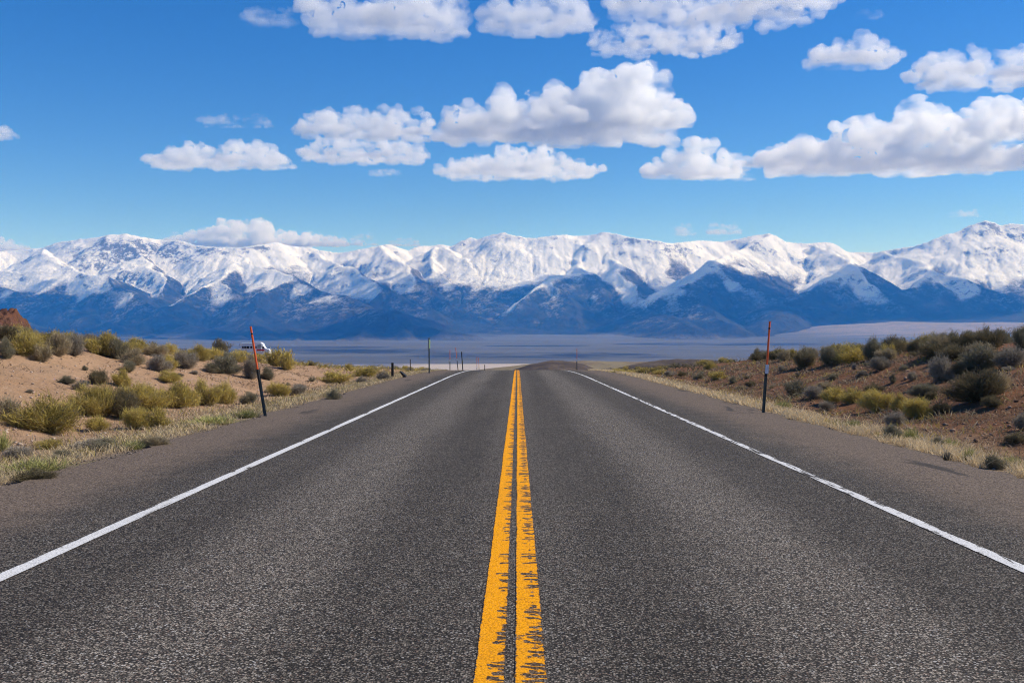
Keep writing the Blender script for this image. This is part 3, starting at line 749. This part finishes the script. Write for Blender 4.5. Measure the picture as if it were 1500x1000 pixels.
def proto(kind, lod, var):
    key = (kind, lod, var)
    if key in PROTO: return PROTO[key]
    seed = sum(map(ord, kind)) * 31 + var * 7 + lod
    if NAMES[kind] == "grass_tuft":
        V, F, at = tuft_mesh(seed, [420, 260, 120][lod], [.014, .022, .04][lod]); C = None
    else:
        nb, bw = {0: (13000, .0062), 1: (6500, .010), 2: (2200, .020)}[lod]
        V, F, at, C = shrub_mesh(kind, seed, nb, bw, .8 if kind in ("yellow", "olive", "green") else .3)
    o = mesh_obj("foliage", V, F, LM[kind], attrs=at); me = o.data; bpy.data.objects.remove(o)
    st = None
    if C is not None and lod < 2:
        m = MB()
        for c in C[:9]:
            c = Vector(c); m.tube([(c.x * .04, c.y * .04, -.04), c * .4 + Vector((0, 0, .03)), c * .82], [.016, .011, .004], 5)
        o = m.build("stem", WOOD); st = o.data; bpy.data.objects.remove(o)
    PROTO[key] = (me, st); return PROTO[key]
PLACED = []
def plant(kind, x, y, w, h, label, group=None, rng=random.Random(5)):
    z = float(z_ground(x, y)) - .03 * h; name = NAMES[kind]; lod = 0 if y < 27 and w > .7 else (1 if y < 45 else 2)
    me, st = proto(kind, lod, rng.randrange(4)); PLACED.append((x, y, w))
    s = (w, w * rng.uniform(.85, 1.1), h / .8); rz = rng.uniform(0, 6.28)
    if st is None:
        o = bpy.data.objects.new(name, me); COL.objects.link(o); o.location = (x, y, z); o.rotation_euler = (0, 0, rz); o.scale = s
    else:
        o = empty(name, (x, y, z), (0, 0, rz)); o.scale = s
        for nm, d in (("foliage", me), ("stem", st)):
            c = bpy.data.objects.new(nm, d); COL.objects.link(c); c.parent = o
    return tag(o, label, CATS[name], group)
def plant_px(kind, px, py, wpx, hpx, label, group=None):
    x, y, t = hit(px, py); k = y / FPX
    return plant(kind, x, y, wpx * k * (1.24 if px < 350 and py > 580 else 1.14), hpx * k * 1.08, label, group)

# read off the photograph: kind, foot of the plant, width, height, description
HAND = """
olive 68 633 92 56|largest rounded olive shrub at the foot of the sandy left bank
tan 4 616 38 36|pale yellow shrub cut by the left edge beside the largest olive shrub
olive 138 609 60 47|olive shrub just right of the largest rounded one on the left
olive 160 606 44 44|olive shrub behind the dark one in the left roadside clump
yellow 186 600 40 38|yellow green shrub at the back left of the left roadside clump
olive 272 596 38 32|low olive shrub filling the gap before the wide one on sand
dark 180 612 40 44|dark shrub wedged in the middle of the left roadside clump
olive 216 602 50 44|tall olive shrub at the back of the left roadside clump
yellow 202 629 44 36|yellow green shrub at the front of the left roadside clump
olive 232 627 32 32|small leaning shrub at the front right of the left roadside clump
olive 252 595 44 38|olive shrub at the right end of the left roadside clump
olive 302 594 40 40|wide olive shrub on sand between the roadside clump and the left marker pole
yellow 328 592 34 34|yellowish shrub joined to the wide olive shrub left of the marker pole
yellow 142 631 28 22|little yellow tuft of a shrub in front of the left roadside clump
dark 142 562 36 24|dark grey shrub alone in the middle of the orange sand slope
olive 176 566 29 27|brownish shrub touching a dark grey shrub on the sand slope
sage 97 563 22 13|small dark shrub on open sand, left of two grey ones
grey 118 572 24 16|small grey shrub on open sand below a dark grey one
yellow 247 559 31 19|low yellow shrub half way up the sand slope above the roadside clump
sage 8 526 24 30|dark rounded shrub on the bank top at the left edge
olive 38 520 52 34|dense olive shrub on the left bank top near the left edge
tan 60 530 34 26|tan shrub on the sand rim below the dense olive shrub
tan 84 520 40 34|pale tan shrub on the left bank top right of the dense olive one
grey 108 521 34 30|pale grey shrub on the left bank top between a tan and an olive shrub
olive 148 520 50 35|broad olive shrub in the middle of the left bank top
sage 172 526 38 30|grey green shrub overhanging the sand right of the broad olive one
tan 196 534 34 25|tan shrub on the rim of the sand, middle of the left bank
sage 188 544 24 16|small dark shrub hanging just below the rim of the sand
grey 234 545 36 29|grey shrub on the rim of the sand, with a yellow one to its right
yellow 248 543 22 26|small yellow shrub pressed against a grey one on the sand rim
tan 230 522 40 20|pale dry shrub behind the rim of the left bank
grey 272 539 42 31|twiggy grey shrub on the rim half way to the marker pole
dark 8 500 38 28|dark shrub standing highest on the left skyline near the red knoll
sage 40 500 32 24|grey green shrub on the left skyline beside the red knoll
sage 92 492 24 18|dark bushy shrub breaking the left skyline
dark 130 498 34 20|dark low shrub on the left skyline
grey 172 502 32 22|brownish shrub with a pale top on the left skyline
yellow 214 512 40 22|yellow shrub on the left skyline right of the brownish one
olive 244 518 26 20|olive shrub on the left skyline half way to the motorhome
tan 268 520 26 16|dry shrub on the left skyline left of the marker pole
olive 292 528 36 24|olive shrub on the left bank rim under the skyline
sage 330 547 46 28|grey green shrub on the rim just left of the marker pole
grey 368 554 26 28|grey brown twiggy shrub on the sand rim touching the marker pole
sage 391 556 22 20|small grey shrub on the sand right behind the marker pole
dark 324 522 36 26|brown shrub on the skyline left of the motorhome
yellow 350 526 38 15|yellow shrub in front of the back half of the motorhome
olive 378 530 34 14|olive shrub in front of the motorhome windows
olive 402 536 34 29|tall yellow olive shrub covering the nose of the motorhome
yellow 421 541 28 32|yellow shrub at the right end of the left bank
sage 366 591 30 18|small grey shrub on the sand left of the marker pole foot
yellow 408 580 34 22|bright yellow shrub on the sand right of the marker pole
grey 436 579 30 18|grey shrub right of the bright yellow one by the marker pole
green 362 612 30 14|low green tuft on the verge left of the marker pole foot
green 312 622 48 15|wide low green tuft at the road edge left of the marker pole
olive 494 561 50 20|wide yellow shrub near the road past the marker pole
yellow 536 552 38 17|yellow shrub row beside the road left of the small black post
grey 530 562 18 12|little grey shrub in front of the far yellow row
grey 562 557 24 14|grey round shrub beside the small black post
sage 488 587 24 17|dark green tuft on the verge past the marker pole
sage 457 559 9 9|tiny green shrub alone on the far sand
grey 130 659 46 18|dead grey brush lying flat in the left ditch
sage 152 657 40 16|dead pale brush beside the flat grey one in the left ditch
sage 146 661 24 15|bluish green tuft in the left ditch
green 195 659 26 16|green tuft at the pavement edge left of the road
tan 226 655 36 18|pale dry tuft at the pavement edge left of the road
sage 88 674 30 16|grey green tuft in the left verge grass
grey 28 672 38 23|dark grey shrub near the left edge of the picture in the verge
green 2 662 24 34|yellow green shrub cut by the left edge of the picture
green 50 693 70 24|wide yellow green patch of grass at the lower left pavement edge
dark 48 706 54 20|dark grey low shrub nearest the camera on the left
olive 74 657 34 18|olive low shrub in the left ditch before the largest shrub
dark 1428 588 80 48|largest dark bush on the right bank, low and leaning left
tan 1458 575 44 34|tan topped bush joined to the back of the largest dark bush on the right
grey 1378 559 36 40|round grey tan bush alone on the right bank slope
dark 1406 552 28 24|dark bush between the round tan bush and the skyline bushes
sage 1440 544 54 40|big grey green bush under the right skyline
grey 1480 540 46 34|grey bush at the right edge under the skyline
sage 1165 583 36 28|dark green bush near the right marker pole on the low bank
grey 1193 584 30 20|grey bush right of the dark green one by the marker pole
yellow 1222 590 34 25|yellow bush low on the right bank, left one of a pair
yellow 1248 590 34 25|yellow bush low on the right bank, right one of a pair
dark 1281 575 28 14|low dark bush half way up the right bank
yellow 1288 602 52 34|large yellow green bush low on the right bank
olive 1318 601 28 26|olive bush between two yellow ones low on the right bank
yellow 1343 612 52 33|yellow bush with feathery tips low on the right bank
sage 1355 582 42 20|grey green bush above the feathery yellow one
grey 1310 624 36 20|grey low bush in the right ditch
dark 1380 606 26 20|dark shaded bush left under the largest dark bush
dark 1452 596 28 18|dark low bush right under the largest dark bush
grey 1210 601 22 14|tiny grey bush in front of the yellow pair
grey 1336 557 16 13|tiny grey bush on bare red soil
yellow 1245 531 44 30|yellow green bush on the right bank top
sage 1280 526 32 32|grey bush on the skyline right of the yellow green one
dark 1308 518 36 30|brown topped bush on the right skyline
dark 1344 518 30 28|dark bush on the right skyline between two brown ones
tan 1376 517 38 32|tan brown bush on the right skyline above the round bush
dark 1410 516 42 30|wide dark bush on the right skyline
dark 1450 511 46 34|tallest brown bush on the right skyline
sage 1497 512 34 36|dark bush at the right edge on the skyline
grey 1289 542 32 20|grey bush on the rim of the red soil
sage 1324 544 14 10|small sage bush at the left end of the bare red soil
dark 1180 538 38 30|dark bush on the right bank top right of the marker pole
sage 1215 535 34 28|grey green bush on the right bank top left of the yellow green one
green 1146 601 26 17|bright yellow green tuft beside the right marker pole
green 1250 629 22 17|green tuft in the straw of the right verge
sage 1305 641 30 19|grey green tuft on the right verge
green 1334 648 22 24|upright yellow tuft on the right verge
sage 1372 658 24 18|grey green tuft low on the right verge
green 1390 657 20 18|yellow green tuft beside a grey one on the right verge
green 1420 676 16 24|slender green tuft on the right verge
sage 1456 687 30 20|grey green tuft nearest the camera on the right verge
green 1482 684 28 18|green tuft at the right edge of the picture on the verge
grey 1388 674 16 13|tiny grey tuft at the right pavement edge
dark 1490 651 34 20|dark bush at the right edge above the washed out rill
grey 1499 629 24 26|grey bush cut by the right edge half way up the bank
yellow 912 547 34 8|far yellow shrub row right of the road, nearest end
yellow 945 546 34 9|far yellow shrub row right of the road, middle
yellow 968 548 24 8|far yellow shrub row right of the road, right end
grey 982 551 20 9|grey shrub right of the far yellow row
dark 996 551 18 9|dark shrub right of the far yellow row
olive 1050 556 30 15|olive shrub low on the right bank left of the marker pole
sage 1024 556 24 14|grey shrub at the foot of the right bank left of the marker pole
yellow 1040 541 18 14|yellow shrub at the left end of the right bank top
"""
for ln_ in HAND.strip().splitlines():
    a, lab = ln_.split("|"); k, px, py, w_, h_ = a.split()
    plant_px(k, float(px), float(py), float(w_), float(h_), lab)

# the rest of the cover, zone by zone
def fill(n, xr, yr, kinds, wr, hr, label, group, gap=.55, seed=1, noise=0):
    rng = random.Random(seed); got = 0; tries = 0
    while got < n and tries < n * 60:
        tries += 1; x = rng.uniform(*xr); y = rng.uniform(*yr)
        if noise and float(gnoise(np.array([x / noise]), np.array([y / noise]), seed)[0]) < 0: continue
        if any((x - a) ** 2 + (y - b) ** 2 < (gap * (.5 * c + .4)) ** 2 for a, b, c in PLACED[-400:]): continue
        k = rng.choice(kinds)
        plant(k, x, y, rng.uniform(*wr), rng.uniform(*hr), label[NAMES[k]] if isinstance(label, dict) else label, group, rng); got += 1
def labs(where): return {"rabbitbrush": "yellow olive rabbitbrush " + where, "sagebrush": "dark grey green sagebrush " + where, "dry_shrub": "dry tan grey shrub " + where, "grass_tuft": "small green tuft " + where}
fill(50, (17.0, 25), (31, 84), ["dark", "dark", "sage", "dark", "tan", "sage", "olive"], (.8, 1.5), (.55, .95), labs("packed along the crest of the right bank"), "shrubs along the right bank crest", .8, 2)
fill(50, (-25, -17.8), (30, 72), ["olive", "sage", "tan", "yellow", "grey", "dark"], (.8, 1.5), (.5, .85), labs("crowding the crest of the left bank"), "shrubs along the left bank crest", .8, 3)
fill(44, (-18.4, -14.6), (27, 60), ["olive", "sage", "tan", "olive", "grey", "yellow"], (.7, 1.3), (.5, .8), labs("lining the rim of the left bank above the sand"), "shrubs on the left bank rim", .7, 12)
fill(40, (14.0, 18.0), (29, 62), ["dark", "sage", "dark", "tan", "olive"], (.7, 1.4), (.5, .85), labs("lining the rim of the right bank above the red soil"), "shrubs on the right bank rim", .7, 13)
fill(34, (-26, -7.8), (64, 100), ["yellow", "sage", "tan", "grey", "olive"], (.6, 1.2), (.3, .6), labs("on the far flat left of the road"), "shrubs on the far left flat", .7, 4)
fill(22, (8.5, 20), (62, 100), ["dark", "sage", "yellow", "olive", "grey"], (.6, 1.2), (.3, .6), labs("on the far flat right of the road"), "shrubs on the far right flat", .7, 5)
fill(26, (8.6, 15.5), (20, 50), ["sage", "grey", "tan", "dark"], (.25, .6), (.15, .35), labs("scattered small over the red slope of the right bank"), "small shrubs on the right slope", .7, 6)
fill(20, (-15, -8.8), (20, 46), ["sage", "grey", "tan"], (.18, .4), (.10, .22), labs("scattered small over the orange sand of the left bank"), "small shrubs on the left sand", .7, 7)

# uncountable cover: verge grass, litter, far brush, stones
def scatter(name, n, xf, y0, y1, hmin, hmax, w0, mat, seed, keep=None, lean=.5, ypow=1.0):
    rng = np.random.default_rng(seed)
    y = y0 * (y1 / y0) ** (rng.uniform(0, 1, n) ** ypow); x = xf(rng, y)
    if keep is not None:
        m = keep(x, y, rng); x, y = x[m], y[m]
    n = len(x); z = z_ground(x, y)
    s = np.stack([x, y, z - .01], 1); h = rng.uniform(hmin, hmax, n)
    e = s + np.stack([rng.normal(0, lean, n) * h, rng.normal(0, lean, n) * h, h], 1)
    V, F = blades(s, e, w0 * np.clip(y / 14, 1, 4) * rng.uniform(.7, 1.3, n), rng, .2)
    return tag(mesh_obj(name, V, F, mat, attrs={"rnd": np.repeat(rng.uniform(0, 1, n), 6), "along": np.tile([.3, .3, .7, .7, 1, 1], n)}), kind="stuff")
def clump(sc, seed, lo=-.15):
    return lambda x, y, rng: gnoise(x / sc, y / sc, seed) + .5 * gnoise(x / sc * 3, y / sc * 3, seed + 1) > lo + rng.uniform(-.25, .25, len(x))
def verge(side, spread_, off):
    return lambda rng, y: side * (off + .25 * gnoise(y / 1.7, y * 0, 77 + side) + np.abs(rng.normal(0, spread_, len(y))))
scatter("dry_grass", 34000, verge(-1, 1.0, 6.15), 9, 90, .04, .15, .007, LM["straw"], 1, clump(.7, 3, .0))
scatter("dry_grass", 22000, verge(-1, 1.3, 6.3), 9, 90, .04, .16, .008, LM["tan"], 11, clump(.9, 13, .1))
scatter("low_grass", 15000, verge(-1, 1.2, 6.3), 9, 90, .04, .15, .008, LM["olive"], 12, clump(.8, 14, .2))
scatter("low_grass", 14000, verge(1, 1.2, 6.6), 9, 90, .04, .15, .008, LM["olive"], 13, clump(.8, 15, .25))
scatter("dry_grass", 46000, verge(1, .62, 6.3), 9, 90, .05, .19, .007, LM["straw"], 2, clump(.8, 4, -.02))
scatter("low_grass", 3500, verge(-1, .9, 6.3), 9, 90, .04, .14, .008, LM["green"], 3, clump(.8, 5, .25))
scatter("low_grass", 3500, verge(1, .9, 6.4), 9, 90, .04, .12, .008, LM["green"], 4, clump(.8, 6, .35))
scatter("ground_litter", 24000, lambda r, y: -r.uniform(7, 16, len(y)), 11, 60, .02, .09, .008, LM["litter"], 5, clump(1.2, 7, .15), 1.2)
scatter("ground_litter", 60000, lambda r, y: r.uniform(7, 15, len(y)), 11, 60, .02, .10, .008, LM["litter"], 6, clump(1.6, 8, -.05), 1.2)
scatter("low_brush", 26000, lambda r, y: -r.uniform(7.5, 60, len(y)), 60, 125, .08, .42, .010, LM["olive"], 7, clump(3.2, 9, .1), .8)
scatter("low_brush", 20000, lambda r, y: r.uniform(8, 60, len(y)), 60, 125, .08, .42, .010, LM["dark"], 8, clump(3.2, 10, .1), .8)
scatter("low_brush", 15000, lambda r, y: r.uniform(8.2, 15.5, len(y)), 17, 60, .05, .20, .010, LM["tan"], 21, clump(1.4, 31, .3), .8)
scatter("low_brush", 9000, lambda r, y: r.uniform(8.2, 15.5, len(y)), 17, 60, .05, .20, .010, LM["olive"], 22, clump(1.4, 32, .35), .8)
def stones(n, xf, y0, y1, smin, smax, mat, seed):
    rng = np.random.default_rng(seed); y = y0 * (y1 / y0) ** rng.uniform(0, 1, n); x = xf(rng, y); z = z_ground(x, y)
    base = np.array([[1, 0, 0], [-1, 0, 0], [0, 1, 0], [0, -1, 0], [0, 0, 1], [0, 0, -1], [.7, .7, .2], [-.6, .6, .4], [.5, -.7, .5], [-.7, -.5, -.1]])
    tri = np.array([[0, 6, 4], [6, 2, 4], [2, 7, 4], [7, 1, 4], [1, 9, 4], [9, 3, 4], [3, 8, 4], [8, 0, 4], [6, 0, 5], [2, 6, 5], [7, 2, 5], [1, 7, 5], [9, 1, 5], [3, 9, 5], [8, 3, 5], [0, 8, 5]])
    s = smin * (smax / smin) ** (rng.uniform(0, 1, n) ** 2.2)
    V = base[None] * rng.uniform(.65, 1.25, (n, 10, 1)) * (s[:, None] * np.array([1, 1, .65]))[:, None] * rng.uniform(.7, 1.3, (n, 1, 3))
    a = rng.uniform(0, 6.28, n); ca, sa = np.cos(a)[:, None], np.sin(a)[:, None]
    V = np.stack([V[..., 0] * ca - V[..., 1] * sa, V[..., 0] * sa + V[..., 1] * ca, V[..., 2]], -1) + np.stack([x, y, z + s * .2], 1)[:, None]
    F = (tri[None] + (np.arange(n) * 10)[:, None, None]).reshape(-1, 3)
    return tag(mesh_obj("stones", V.reshape(-1, 3), F, mat, attrs={"rnd": np.repeat(rng.uniform(0, 1, n), 10)}), kind="stuff")
def stone_mat(name, a, b):
    t = NT(name); return t.done(t.mix(t.ramp(t.attr("rnd"), 0, 1, smooth=False), a, b), .9, .2)
PALE, RED = stone_mat("pale stones", (.26, .17, .11), (.55, .44, .35)), stone_mat("red stones", (.14, .075, .045), (.44, .30, .21))
stones(7000, lambda r, y: -r.uniform(8.2, 18, len(y)), 15, 60, .008, .05, PALE, 1)
stones(2600, lambda r, y: r.uniform(7.5, 18, len(y)), 15, 60, .012, .085, RED, 2)
stones(6000, lambda r, y: np.where(r.uniform(0, 1, len(y)) < .5, -1, 1) * (5.85 + np.abs(r.normal(0, .38, len(y)))), 8, 50, .006, .030, stone_mat("gravel", (.09, .07, .055), (.30, .24, .19)), 3)
# ------------------------------------------------------------------ posts, poles, motorhome
STEEL = plain_mat("green painted steel", (.12, .145, .135), .55, .4, .3)
ORANGE = plain_mat("orange plastic tube", (.78, .115, .022), .45, .4, var=.06)
DARKP = plain_mat("black rubber", (.02, .02, .022), .7, .3)
REFL = plain_mat("white reflector", (.74, .76, .78), .35, .5, var=.04)
WOODP = plain_mat("dark weathered post", (.035, .032, .028), .9, .2)
BLACK = plain_mat("black panel", (.012, .012, .013), .6, .3)
GREENS = plain_mat("pale green sign", (.20, .30, .14), .5, .4)

def channel(m, z0, z1, w=.075, d=.035, th=.006):
    """steel U section standing along z"""
    o = [(-w / 2, 0), (-w / 2 + th, 0), (-w / 4, d), (w / 4, d), (w / 2 - th, 0), (w / 2, 0), (w / 4 + th, d + th), (-w / 4 - th, d + th)]
    m.prism(o, z1 - z0, lambda a, b, c: (a, b, c + (z0 + z1) / 2)); return m
def snow_pole(x, y, height, lean_x, label, split=.54, refl=True, lean_y=0.0, group="orange tipped snow poles along the road"):
    r_ = empty("snow_pole", (x, y, float(z_ground(x, y))), (lean_y, lean_x, 0))
    zs = height * split
    m = MB(); channel(m, -.35, zs)
    for k in range(int(zs / .1) - 1): m.box((0, .0335, .12 + k * .1), (.012, .003, .018))
    m.build("post", STEEL, r_)
    MB().tube([(0, -.028, zs - .28), (0, -.028, height)], .024, 12).build("marker_tube", ORANGE, r_)
    m = MB(); m.tube([(0, -.028, height - .19), (0, -.028, height - .155)], .0262, 12); m.build("band", DARKP, r_)
    m = MB(); m.tube([(0, -.028, zs - .30), (0, -.028, zs - .02)], .030, 12); m.box((0, -.006, zs - .22), (.085, .012, .03)); m.box((0, -.006, zs - .06), (.085, .012, .03))
    m.build("clamp", DARKP, r_)
    if refl:
        MB().box((0, -.064, zs - .12), (.085, .006, .22)).build("reflector", REFL, r_)
    return tag(r_, label, "snow pole", group)
def pole_px(px, py, hpx, lean, label, depth=None, x=None, **k):
    if depth is None: gx_, gy_, t = hit(px, py)
    else: gy_ = depth; gx_ = (px - 758) / FPX * depth
    return snow_pole(gx_, gy_, hpx * gy_ / FPX, lean, label, **k)
pole_px(389, 612.5, 136, R(-8.8), "orange topped marker pole leaning left at the left road edge", refl=False)
pole_px(1118, 606.5, 136, R(3.6), "orange topped marker pole with white reflector at the right road edge")
def far_pole(px, ytop, depth, lean, label, refl=True):
    x = (px - 758) / FPX * depth; zt = at_depth(px, ytop, depth).z
    return snow_pole(x, depth, max(1.6, zt - float(z_ground(x, depth))), lean, label, refl=refl)
far_pole(845, 510, 100, 0, "small far orange pole right of the road at the crest")
far_pole(659, 512, 90, 0, "far orange pole with white band left of the road, left one of a pair")
far_pole(671, 509, 96, R(-6), "far orange pole leaning left, right one of a pair")
far_pole(698.5, 522, 140, 0, "very far orange pole beyond the crest, taller one of two close ones")
far_pole(702.5, 523, 150, R(-3), "very far orange pole beyond the crest, right one of two close ones", refl=False)

def post(px, py, hpx, label, w=.09, lean=0, name="fence_post", depth=None, group=None, mat=None):
    if depth is None: x, y, t = hit(px, py)
    else: y = depth; x = (px - 758) / FPX * y
    h = hpx * y / FPX; z = float(z_ground(x, y))
    if depth is not None: h = at_depth(px, py - hpx, y).z - z
    m = MB(); m.tube([(0, 0, -.3), (0, 0, h - .02), (0, 0, h)], [w / 2, w / 2 * .94, w / 2 * .7], 10)
    o = m.build(name, mat or WOODP); o.location = (x, y, z); o.rotation_euler = (0, lean, 0)
    return tag(o, label, "post", group)
post(575, 554, 23, "short stout black post in the grass left of the road", .14)
post(601, 544, 18, "thin far post behind the short stout black one", .07)
post(594, 541, 16, "thin post standing furthest left on the far flat", .06)
post(625, 543, 12, "tiny post beside the tall dark sign post", .06)
post(678, 541, 26, "bare dark post at the crest with no orange tip", .10, R(-4), depth=97)
post(710, 541, 7, "tiny far stub of a post at the crest", .09, depth=120)

# tall sign post, its panel seen edge on
x_, y_, t_ = hit(629.5, 548); rt = empty("road_sign", (x_, y_, float(z_ground(x_, y_))), (0, R(-1.5), R(84)))
hh = 53 * y_ / FPX
channel(MB(), -.3, hh, .10, .06, .008).build("post", STEEL, rt)
b = MB().box((0, -.012, hh - .36), (.30, .008, .55)); b.build("sign_panel", GREENS, rt)
tag(rt, "tall dark sign post with its narrow panel seen edge on", "road sign")
# dark slab leaning in the grass
x_, y_, t_ = hit(590, 552.5); k = y_ / FPX
m = MB().prism([(-5 * k, 8.5 * k), (-3.2 * k, 8.7 * k), (4.6 * k, 2.0 * k), (4.8 * k, -1 * k), (0.5 * k, -1 * k), (-1.2 * k, 3.2 * k)], .5, lambda a, b, c: (a, c, b))
o = m.build("slab", BLACK); o.location = (x_, y_ + .2, float(z_ground(x_, y_))); tag(o, "black slanted slab lying in the grass beside the short stout post", "slab")

# motorhome behind the left bank
WHITE = plain_mat("white coachwork", (.78, .79, .80), .4, .5, var=.04, scale=1.2)
ROOF = plain_mat("pale roof", (.56, .62, .66), .5, .4, var=.05, scale=1.0)
GLASS = plain_mat("dark window glass", (.012, .014, .018), .12, .5, var=0)
REDP = plain_mat("red paint", (.55, .022, .025), .4, .5, var=.05)
PGREEN = plain_mat("pale tinted window", (.30, .36, .35), .15, .5, var=.05)
DY = 250.0; sc_ = DY / FPX; xc = (375 - 758) / FPX * DY
top = at_depth(375, 501.2, DY).z; zg = float(z_ground(xc, DY)); Hm = top - zg
mh = empty("motorhome", (xc, DY, zg), (0, 0, R(2)))
fl_ = .55; b0, b1 = -22 * sc_, 9.5 * sc_                     # body from back to cab, along x
zt_ = Hm - 3 * sc_ * .55
MB().box(((b0 + b1) / 2, 0, (fl_ + zt_) / 2), (b1 - b0, 2.45, zt_ - fl_), bev=.12).build("body", WHITE, mh)
MB().box(((b0 + b1) / 2 - .1, 0, zt_ + .05), (b1 - b0 - .3, 2.2, .12), bev=.03).build("roof", ROOF, mh)
MB().prism([(-2 * sc_, zt_ - .1), (-1.2 * sc_, Hm), (7 * sc_, Hm), (10.5 * sc_, Hm - .45), (10.8 * sc_, zt_ - .75), (9 * sc_, zt_ - .75)], 2.3, lambda a, b, c: (a, -c, b)).build("overcab", WHITE, mh)
cabm = MB().prism([(9.3 * sc_, .5), (9.3 * sc_, zt_ - .55), (11.5 * sc_, zt_ - .62), (14 * sc_, zt_ - 1.25), (19.2 * sc_, zt_ - 1.45), (20.5 * sc_, zt_ - 1.75), (20.5 * sc_, .5)], 2.0, lambda a, b, c: (a, -c, b))
cabm.build("cab", WHITE, mh)
MB().prism([(9.9 * sc_, zt_ - 1.25), (9.9 * sc_, zt_ - .70), (11.3 * sc_, zt_ - .74), (13.2 * sc_, zt_ - 1.25)], 2.03, lambda a, b, c: (a, -c, b)).build("cab_window", GLASS, mh)
for k, (a, wd) in enumerate(((-18, 2.2), (-14.8, 2.6), (-10.8, 3.8), (-6, 2.6), (-2.4, 2.2), (1.0, 1.8))):
    MB().box((a * sc_, -1.232, zt_ - .95), (wd * sc_, .02, .52), bev=.004).build("window", GLASS, mh)
MB().box((5.4 * sc_, -1.232, zt_ - .72), (4.6 * sc_, .02, .85), bev=.004).build("side_door", PGREEN, mh)
MB().box((7.5 * sc_, -1.25, zt_ - 1.62), (11 * sc_, .03, .42), bev=.01).build("stripe", REDP, mh)
MB().box((b0 - .12, 0, zt_ - .3), (.24, 1.6, .5), bev=.04).build("ladder_rack", BLACK, mh)
for wx in (b0 * .62, 16 * sc_):
    for sy in (-1, 1):
        w_ = MB().tube([(wx, sy * 1.12 - .12, .42), (wx, sy * 1.12 + .12, .42)], .42, 20).build("wheel", DARKP, mh)
        MB().tube([(wx, sy * 1.12 - .125, .42), (wx, sy * 1.12 + .125, .42)], .22, 16).build("rim", ROOF, w_)
tag(mh, "white motorhome with dark side windows and red stripe behind the left bank", "motorhome")
